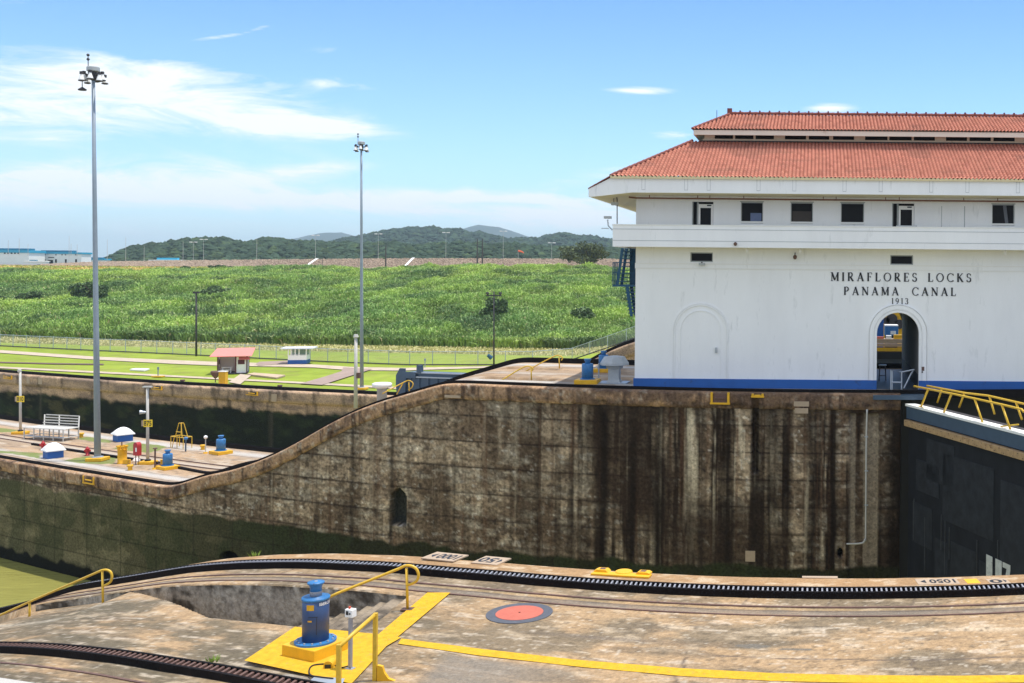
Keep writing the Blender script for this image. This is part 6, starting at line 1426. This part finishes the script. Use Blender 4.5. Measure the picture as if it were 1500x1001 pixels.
# ---- tiled roofs
def tiled_slope(name, y0, z0, y1, z1, xl0, xl1, xr, pitch=.215, rows=19, col=(.62,.26,.18), amp=.05, edge=True):
    nx = int((xr-xl0)/pitch*8); xs = xl0 + np.arange(nx+1)*pitch/8
    vs = []
    for r in range(rows): vs += [r/rows, (r+.93)/rows, (r+.999)/rows]
    vs = np.array(vs[:-1]+[1.0]); Xg, Vg = np.meshgrid(xs, vs)
    row = np.minimum(np.floor(Vg*rows+1e-6), rows-1); fr = Vg*rows-row; lift = .045*(1-fr)
    wv = np.abs(np.cos(Xg/pitch*math.pi))*2-1
    nl = Vector((0, -(z1-z0), (y1-y0))).normalized()
    h = amp*wv + lift
    Yg = y0+(y1-y0)*Vg + nl.y*h; Zg = z0+(z1-z0)*Vg + nl.z*h
    xl = xl0+(xl1-xl0)*Vg; Xc = np.maximum(Xg, xl)
    tcol = np.floor(Xg/pitch+.5); rnd = _h(tcol.astype(np.int64), row.astype(np.int64), 77); rnd2 = _h(tcol.astype(np.int64), row.astype(np.int64), 99)
    c = np.broadcast_to(np.array(col), Xg.shape+(3,)).copy()*(.88+.24*rnd)[..., None]
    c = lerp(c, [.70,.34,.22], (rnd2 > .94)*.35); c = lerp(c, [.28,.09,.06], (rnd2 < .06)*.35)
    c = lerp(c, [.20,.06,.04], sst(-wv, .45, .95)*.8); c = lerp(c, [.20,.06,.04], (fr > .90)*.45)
    c = lerp(c, [.24,.12,.09], sst(fbm(Xg*.5, Yg*1.2, 181, 4), .60, .74)*.4)
    keep = (Xg[:-1, 1:] > xl[:-1, 1:]-.0)
    return gridmesh(name, Xc, Yg, Zg, c, 'tile', house, True, keep)
ZR0 = ZE1+.02; YC = 67.0; ZC0 = HC+(HY-1.5-208)/F*YC
xlh = fx(1012, YC)
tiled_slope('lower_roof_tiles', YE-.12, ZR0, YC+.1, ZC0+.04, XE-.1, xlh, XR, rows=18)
# mortar edge under the first tile row
g = MB(); xs = np.arange(XE-.1, XR, .245/6)
for x in xs:
    wv = abs(math.cos(x/.245*math.pi))*.09; g.v += [(x, YE-.135, ZR0-.11+wv*.0), (x, YE-.15, ZR0-.03+wv)]
g.f = [(2*i, 2*i+2, 2*i+3, 2*i+1) for i in range(len(xs)-1)]; g.build('eave_mortar', 'tilecream', house)
# left (hip end) slope
YRdg = 69.5
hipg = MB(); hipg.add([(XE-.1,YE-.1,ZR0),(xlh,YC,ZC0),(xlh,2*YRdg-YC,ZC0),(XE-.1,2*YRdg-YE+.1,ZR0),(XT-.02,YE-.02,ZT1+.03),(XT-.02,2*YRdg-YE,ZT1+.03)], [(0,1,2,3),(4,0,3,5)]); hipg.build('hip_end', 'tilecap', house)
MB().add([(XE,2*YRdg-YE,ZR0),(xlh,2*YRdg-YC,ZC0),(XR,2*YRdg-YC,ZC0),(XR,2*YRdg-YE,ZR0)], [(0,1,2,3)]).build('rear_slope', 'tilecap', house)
def cap_line(a, b, r, name, step=.42):
    a, b = Vector(a), Vector(b); d = b-a; n = max(2, int(d.length/step)); g = MB()
    for i in range(n):
        p = a+d*(i/n); q_ = a+d*((i+1.06)/n); g.tube([p, q_], [r*.82, r*1.08], 8)
    return g.build(name, 'tilecap', house)
cap_line((XE-.1,YE-.1,ZR0+.05), (xlh,YC,ZC0+.06), .10, 'hip_cap'); cap_line((XT,YE,ZT1+.03), (XE-.1,YE-.1,ZR0+.02), .035, 'hip_cap')
# clerestory
ZC1 = HC+(HY-1.5-194)/F*YC; XCL = fx(1030, YC)
ops = []; x = fx(1045, YC)
cl_px = [(1045,1072),(1075,1102),(1105,1132),(1148,1179),(1183,1213),(1218.5,1249.5),(1265.5,1298.5),(1301,1334),(1337,1368),(1384,1415),(1418.5,1450),(1453.5,1485),(1501,1533),(1536,1568),(1571,1603),(1620,1652),(1656,1688),(1692,1724),(1740,1772)]
for a_, b_ in cl_px: ops.append((fx(a_, YC), fx(b_, YC), ZC0+.20, ZC0+.56))
facade('clerestory_wall', XCL, XR, ZC0-.2, ZC1+.4, ops, YC, 'cream', .15)
for (a_, b_, c_, d_) in ops:
    MB().box(a_, b_, YC+.13, YC+.16, c_, d_).build('clerestory_window', 'dark', house)
MB().box(XCL-.1, XR, YC-.06, YC+.0, ZC0+.08, ZC0+.185).build('clerestory_sill', 'cream', house)
MB().add([(XCL,YC,ZC0-.2),(XCL,2*YRdg-YC,ZC0-.2),(XCL,2*YRdg-YC,ZC1+.4),(XCL,YC,ZC1+.4)], [(0,1,2,3)]).build('clerestory_end', 'cream', house)
MB().box(XCL-.25, XR, YC-.22, YC-.01, ZC0+.0, ZC0+.065).build('flashing', 'wire', house)
# upper roof
YU = 65.75; XU = fx(1014, YU); ZU0 = HC+(HY-1.6-197.5)/F*YU; ZU1 = HC+(HY-1.6-190.5)/F*YU
MB().box(XU, XR, YU, YU+.1, ZU0, ZU1).build('upper_fascia', 'cream', house); MB().box(XU, XU+.1, YU+.1, 2*YRdg-YU, ZU0, ZU1).build('upper_fascia', 'cream', house)
MB().add([(XU+.1,YU+.1,ZU0+.03),(XR,YU+.1,ZU0+.03),(XR,YC,ZU0+.38),(XCL,YC,ZU0+.38),(XCL,2*YRdg-YC,ZU0+.38),(XU+.1,2*YRdg-YU,ZU0+.03)], [(0,1,2,3),(0,3,4,5)]).build('upper_soffit', 'cream', house)
ZRd = HC+(HY-1-168.5)/F*YRdg; XRd = fx(1068, YRdg)
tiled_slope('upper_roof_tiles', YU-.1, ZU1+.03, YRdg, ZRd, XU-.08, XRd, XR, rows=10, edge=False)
MB().add([(XU-.08,YU-.08,ZU1+.03),(XRd,YRdg,ZRd),(XU-.08,2*YRdg-YU,ZU1+.03)], [(0,1,2)]).build('upper_hip_end', 'tilecap', house)
MB().add([(XU,2*YRdg-YU,ZU1+.03),(XRd,YRdg,ZRd),(XR,YRdg,ZRd),(XR,2*YRdg-YU,ZU1+.03)], [(0,1,2,3)]).build('upper_rear_slope', 'tilecap', house)
cap_line((XU-.08,YU-.08,ZU1+.08), (XRd,YRdg,ZRd+.08), .085, 'hip_cap'); cap_line((XRd-.1,YRdg,ZRd+.10), (XR,YRdg,ZRd+.10), .10, 'ridge_cap', .45)
g = MB(); xx = XRd
while xx < XR: g.cbox((xx, YRdg, ZRd+.2), (.10,.2,.14)); xx += .63
g.cbox((XRd-.05, YRdg, ZRd+.2), (.3,.3,.4)); g.build('ridge_lugs', 'tilecap', house)
# roof lightning rod
MB().tube([(fx(1048,67),67,ZU1),(fx(1048,67),67,ZU1+1.4)], .02, 5).build('rod', 'wire', house)
# ---- wall lamps under the balcony
for p0 in (1164.5,): 
    lp = MB().tube([(fx(p0),YF-.02,hz(371)),(fx(p0),YF-.25,hz(372)),(fx(p0),YF-.25,hz(375))], .03, 6).build('wall_lamp', 'letter', house); MB().lathe([(.06,hz(380.5)),(.11,hz(378)),(.11,hz(375.5)),(.04,hz(374))], 8, (fx(p0),YF-.25,0)).build('lamp_glass', 'rust', lp)
for p0 in (1094, 1172, 1472): MB().lathe([(.09,ZBAL0-.26),(.09,ZBAL0-.02),(.05,ZBAL0+.04)], 8, (fx(p0,62.2),62.2,0)).build('soffit_lamp', 'white2', house)
for (p0, p1_) in ((1077, 358.5),): MB().lathe([(.04,hz(361.5,YBL)),(.1,hz(359.5,YBL)),(.1,hz(357.5,YBL)),(.03,hz(356,YBL))], 8, (fx(p0,YBL),YBL-.1,0)).build('spotlight', 'rust', house)
lp = MB().box(fx(1028)-.15, fx(1028)+.2, YF-.3, YF-.1, hz(390.5), hz(387)).build('floodlight', 'grey', house); MB().tube([(fx(1028),YF,hz(386)),(fx(1028),YF-.2,hz(388))], .04, 6).build('bracket', 'letter', lp)
# ---- serif lettering
def serif_glyph(ch):
    """strokes in a 1 x 1 box: (x0,y0,x1,y1,width) and arcs (cx,cy,rx,ry,a0,a1,width)"""
    T_, t_ = .15, .07
    sf = lambda x, y, w=.13: (x-w, y, x+w, y, .045)
    G = {'I': (.34, [(.17,0,.17,1,T_), sf(.17,.02), sf(.17,.98)]),
     'M': (1.0, [(.14,0,.14,1,t_), (.14,1,.5,.08,T_), (.5,.08,.86,1,t_), (.86,0,.86,1,T_), sf(.14,.02), sf(.86,.02), sf(.08,.98,.09), sf(.92,.98,.09)]),
     'R': (.80, [(.17,0,.17,1,T_), sf(.17,.02), (.04,.98,.3,.98,.045), ('a',.32,.745,.27,.255,-90,90,T_*.8), (.17,.98,.34,.98,.05), (.17,.49,.34,.49,.05), (.36,.49,.68,.0,T_), sf(.72,.02,.09)]),
     'A': (.88, [(.44,1,.12,0,t_), (.42,1,.76,0,T_), (.22,.34,.64,.34,.05), sf(.12,.02,.11), sf(.77,.02,.12)]),
     'F': (.66, [(.17,0,.17,1,T_), sf(.17,.02), (.04,.98,.6,.98,.055), (.17,.52,.46,.52,.05), (.60,.98,.61,.78,.05), (.46,.62,.46,.42,.045)]),
     'L': (.68, [(.17,0,.17,1,T_), sf(.17,.98), (.04,.02,.62,.02,.055), (.61,.02,.64,.24,.05)]),
     'O': (.96, [('a',.48,.5,.40,.48,0,360,.11)]),
     'E': (.70, [(.17,0,.17,1,T_), (.04,.98,.60,.98,.055), (.04,.02,.62,.02,.055), (.17,.52,.46,.52,.05), (.60,.98,.61,.78,.05), (.61,.02,.65,.24,.05), (.46,.62,.46,.42,.045)]),
     'S': (.62, [('a',.30,.74,.21,.24,20,270,.10), ('a',.30,.26,.23,.25,-160,90,.12), (.49,.95,.50,.74,.045), (.07,.05,.06,.26,.045)]),
     'C': (.86, [('a',.48,.5,.40,.48,42,318,.11), (.79,.97,.80,.72,.05), (.79,.03,.81,.2,.04)]),
     'K': (.84, [(.17,0,.17,1,T_), sf(.17,.02), sf(.17,.98), (.20,.44,.66,.97,t_), (.34,.56,.72,.02,T_), sf(.68,.98,.10), sf(.74,.02,.10)]),
     'P': (.72, [(.17,0,.17,1,T_), sf(.17,.02), (.04,.98,.3,.98,.045), ('a',.32,.735,.28,.265,-90,90,T_*.8), (.17,.98,.34,.98,.05), (.17,.47,.34,.47,.05)]),
     'N': (.90, [(.15,0,.15,1,t_), (.13,1,.76,.02,T_), (.76,.0,.76,1,t_), sf(.15,.02), sf(.76,.98), sf(.08,.98,.09)]),
     '1': (.40, [(.22,0,.22,1,.12), sf(.22,.02,.12), (.08,.86,.22,.99,.06)]),
     '9': (.62, [('a',.30,.68,.21,.29,0,360,.10), ('a',.14,.62,.38,.60,-80,5,.09)]),
     '3': (.60, [('a',.27,.74,.21,.24,-90,150,.10), ('a',.27,.25,.24,.25,-150,90,.11)])}
    return G[ch]
def serif_text(s, x0, x1, zb_, h, y, name, parent, sp=.30, word=.75):
    tot = 0
    for ch in s: tot += word if ch == ' ' else serif_glyph(ch)[0]+sp
    tot -= sp; k = (x1-x0)/tot; g = MB(); x = 0; lay = 0
    def quad(ax, az, bx, bz, w):
        nonlocal lay
        lay = (lay+1) % 12; yy = y-.02-.0015*lay; dx, dz = bx-ax, bz-az; l = math.hypot(dx, dz) or 1; nx_, nz_ = -dz/l*w/2, dx/l*w/2
        p = [(ax+nx_,az+nz_),(bx+nx_,bz+nz_),(bx-nx_,bz-nz_),(ax-nx_,az-nz_)]
        g.add([(q[0],yy,q[1]) for q in p]+[(q[0],y+.0,q[1]) for q in p], [(0,1,2,3),(0,4,5,1),(1,5,6,2),(2,6,7,3),(3,7,4,0)])
    for ch in s:
        if ch == ' ': x += word; continue
        w_, st = serif_glyph(ch)
        for q in st:
            if q[0] == 'a':
                _, cx, cy, rx, ry, a0, a1, ww = q; n_ = max(8, int(abs(a1-a0)/14)); pr0 = None
                for i in range(n_+1):
                    a = R(a0+(a1-a0)*i/n_); pt_ = (x0+(x+cx+rx*math.cos(a))*k, zb_+(cy+ry*math.sin(a))*h)
                    th = ww*(.45+.55*abs(math.cos(a)))
                    if pr0: quad(*pr0, *pt_, th*h*1.3)
                    pr0 = pt_
            else: quad(x0+(x+q[0])*k, zb_+q[1]*h, x0+(x+q[2])*k, zb_+q[3]*h, q[4]*h*1.3)
        x += w_+sp
    return g.build(name, 'letter', parent)
serif_text('MIRAFLORES LOCKS', fx(1217), fx(1423), hz(411.5), hz(399)-hz(411.5), YF, 'lettering', house, .36, .95)
serif_text('PANAMA CANAL', fx(1236), fx(1400.5), hz(432), hz(420)-hz(432), YF, 'lettering', house, .36, 1.35)
serif_text('1913', fx(1306), fx(1331), hz(444.5), hz(436)-hz(444.5), YF, 'lettering', house, .30)
# ---- outside stair at the left end (part of the building)
g = MB(); y0 = 66.0
def sx(px): return fx(px, y0)
def sz(py): return HC+(HY-2.5-py)/F*y0
MB().box(sx(900), sx(931), y0-.6, y0+.9, sz(420), sz(417)).build('stair_landing', 'stairblue', house)
for yy in (y0-.6, y0+.85):
    MB().prism([(sx(905),sz(417)),(sx(909),sz(417)),(sx(916),sz(364)),(sx(912),sz(364))], lambda p: (p[0], yy, p[1]), lambda p: (p[0], yy+.06, p[1])).build('stringer', 'stairblue', house)
    MB().prism([(sx(919),sz(420)),(sx(924),sz(420)),(sx(930),sz(463)),(sx(926),sz(463))], lambda p: (p[0], yy, p[1]), lambda p: (p[0], yy+.06, p[1])).build('stringer', 'stairblue', house)
g = MB()
for i in range(9): py = 413-i*5.5; xo = sx(906+i*.85); g.box(xo, xo+.55, y0-.54, y0+.84, sz(py), sz(py)+.05)
g.build('treads', 'stairblue', house)
g = MB()
for i in range(8): py = 424+i*5; xo = sx(920+i*.8); g.box(xo-.1, xo+.3, y0-.54, y0+.84, sz(py), sz(py)+.05)
g.build('treads', 'stairblue', house)
MB().box(sx(921), sx(931), y0+.3, y0+.9, sz(417), sz(364)).build('stair_screen', 'stairblue', house)
for i in range(4): MB().tube([(sx(900.5), y0-.58+i*.45, sz(417)), (sx(900.5), y0-.58+i*.45, sz(385))], .03, 6).build('guard_post', 'stairblue', house)
MB().tube([(sx(900.5),y0-.58,sz(385)),(sx(930),y0-.58,sz(385))], .03, 6).build('guard_rail', 'stairblue', house); MB().tube([(sx(900.5),y0-.58,sz(400)),(sx(930),y0-.58,sz(400))], .025, 6).build('guard_rail', 'stairblue', house)
# ---- security camera arm and hanging pole at the balcony corner
root = thing('security_camera', 'small security camera on an arm at the balcony corner', 'security camera', PD(897, 336, 61.6)); o = Vector(root.location)
MB().tube([Vector((0,0,-.05)), PD(891,331,61.6)-o, PD(890,322,61.6)-o], .04, 6).build('arm', 'galv', root); MB().box(-.47, -.07, -.12, .12, .60, .74).build('camera_body', 'grey', root)
MB().box(-.62, -.2, -.03, .03, .02, .07).build('arm', 'galv', root)
root = thing('hanging_lamp', 'grey lamp hanging from the eaves above the balcony corner', 'lamp', PD(903, 287, 62.2)); o = Vector(root.location)
MB().tube([Vector((.0,0,0)), PD(904,292,62.2)-o, PD(904,328,62.2)-o], .03, 6).build('rod', 'wire', root); MB().box(-.28, .1, -.15, .15, -.55, -.38).build('lamp_box', 'grey', root); MB().tube([(-.15,0,.0),(-.15,0,-.4)], .02, 5).build('hanger', 'wire', root)
# ---- things seen in and through the arch
bs = P(1290, 560, .0); bs = Vector((fx(1293.5, 66), 66, .015))
root = thing('stool', 'dark backless stool standing in the arched passage', 'stool', (fx(1294, 68), 68, .015))
for x in (-.2, .2):
    for y in (-.18, .18): MB().tube([(x*1.1,y*1.1,0),(x*.85,y*.85,.95)], .025, 6).build('leg', 'wire', root)
MB().box(-.24, .24, -.22, .22, .94, 1.0).build('seat', 'galv', root); MB().box(-.2, .2, -.2, -.17, .3, .34).build('stretcher', 'wire', root)
root = thing('barrier_rail', 'small grey tubular barrier at the mouth of the arched passage', 'barrier', (fx(1317, 62.6), 62.6, .0))
def gt(pts): MB().tube(pts, .045, 6).build('tube', 'galv', root)
gt([(-.42,0,0),(-.42,0,1.15),(.2,0,1.05),(.2,0,0)]); gt([(-.42,0,.45),(.2,0,.45)]); gt([(.2,0,1.05),(.95,.5,1.15),(.78,.5,.9),(.35,.2,.1)]); gt([(-.35,0.03,1.15),(-.35,.03,0)])
yo = 77.6
MB_ = thing('yellow_machine', 'yellow machine with round openings seen through the arch', 'machine', (fx(1300, 95), 95, -8))
def ax_(px, D): return fx(px, D)-fx(1300, 95)
def az_(py, D): return HC+(HY-py+.9)/F*D+8
MB().box(ax_(1278,95), ax_(1340,95), 0, 3, 0, az_(455,95)).build('body', 'yellow', MB_, bevel=.1)
for (px, py, rr) in ((1307,468,.5),(1318,475,.42),(1299,470,.3)): o_ = MB().lathe([(rr,0),(rr,.12)], 16).build('round_opening', 'wire', MB_); o_.rotation_euler = (R(90),0,0); o_.location = (ax_(px,95), 0, az_(py,95))
root = thing('blue_container', 'blue box standing beyond the arch in front of the yellow machine', 'container', (fx(1307, 90), 90, -8))
def bz(py): return HC+(HY-py+.9)/F*90+8
MB().box(-.55, .55, 0, 1.5, bz(492), bz(478)).build('body', 'capblue2', root, bevel=.03); MB().box(-.55, .55, 0, 1.5, bz(478), bz(476.5)).build('lid', 'fw', root); MB().box(-.1, .35, -.02, 0, bz(490), bz(485)).build('label_plate', 'fw', root); MB().box(-.5, .5, .2, 1.2, 0, bz(492)).build('stand', 'wire', root)
root = thing('blue_column', 'tall blue column at the left of the view through the arch', 'column', (fx(1287, 88), 88, -8)); MB().box(-.6, .45, 0, .6, 0, HC+(HY-455)/F*88+8).build('column', 'blue', root, bevel=.02)
root = thing('gantry', 'grey walkway with a yellow and black edge seen through the arch', 'walkway', (fx(1305, 84), 84, -8))
def gz(py): return HC+(HY-py+.9)/F*84+8
MB().box(-1.4, 1.3, 0, 1.0, gz(503), gz(497)).build('deck', 'plaque', root); MB().box(-1.3, -.5, .1, .6, gz(497), gz(494)).build('deck_box', 'orange', root); MB().box(.3, .9, .1, .6, gz(497), gz(491)).build('deck_box', 'yellow', root); MB().box(-.3, .1, .1, .6, gz(497), gz(492)).build('deck_box', 'fw', root); MB().box(-1.4, 1.3, -.1, 1.2, gz(508), gz(505)).build('rail', 'plaque', root); MB().box(-1.4, 1.3, -.12, -.08, gz(512), gz(509)).build('rail', 'letter', root)
MB().box(-1.4, 1.3, -.1, .5, gz(516), gz(512)).build('beam', 'rust', root); MB().box(-1.4, 1.3, -.2, 1, gz(526), gz(516)).build('beam', 'letter', root); MB().box(-1.4, 1.3, -.25, -.2, gz(513.8), gz(509.2)).build('yellow_edge', 'yellow', root) if False else MB().box(-1.4, 1.3, -.25, -.2, gz(514.5), gz(509.5)).build('yellow_edge', 'yellow', root)
MB().box(-1.4, 1.3, -.15, 2, 0, gz(517)).build('support_wall', mat('dim_slate', (.055,.065,.075), .6), root)

# ---- weeds
def tuft(loc, label, n=26, h=.25):
    g = MB(); rr = random.Random(int(loc.x*100))
    for i in range(n):
        a = rr.random()*6.28; l = h*rr.uniform(.5, 1.1); r = rr.uniform(0, .12); b_ = (r*math.cos(a), r*math.sin(a), 0); t_ = (b_[0]+l*.6*math.cos(a), b_[1]+l*.6*math.sin(a), l); w_ = .012
        g.add([(b_[0]-w_,b_[1],0),(b_[0]+w_,b_[1],0),t_], [(0,1,2)])
    o = g.build('weed_tuft', mat('weed_green', (.20,.30,.04), .7, .2, 3)); o.location = loc; tag(o, label, 'weed', 'small weeds in the concrete')
s_, t_ = s_at(377, 23.9), 23.9
tuft(W(s_at(377, 23.95), 23.95, float(zn(s_at(377, 23.95)))), 'weed tuft growing on the near coping below the hole in the wall', 20, .13)
s_ = s_at(312, 15.9); tuft(W(s_, 16.05, float(zn(s_))+.0), 'weed tuft beside the brown slotted rack', 30, .09)

# ================================================================== HAZE
hz_ = MB().box(-14000, 9000, -300, 15000, -20, 420); ho = hz_.build('haze', 'dark')
hm = bpy.data.materials.new('thin_air_haze'); hm.use_nodes = True; t = hm.node_tree; t.nodes.clear()
o_ = t.nodes.new('ShaderNodeOutputMaterial'); v_ = t.nodes.new('ShaderNodeVolumePrincipled'); v_.inputs['Color'].default_value = (.72,.90,1,1); v_.inputs['Density'].default_value = 1.1e-4
t.links.new(v_.outputs[0], o_.inputs['Volume']); ho.data.materials[0] = hm; tag(ho, kind='stuff')
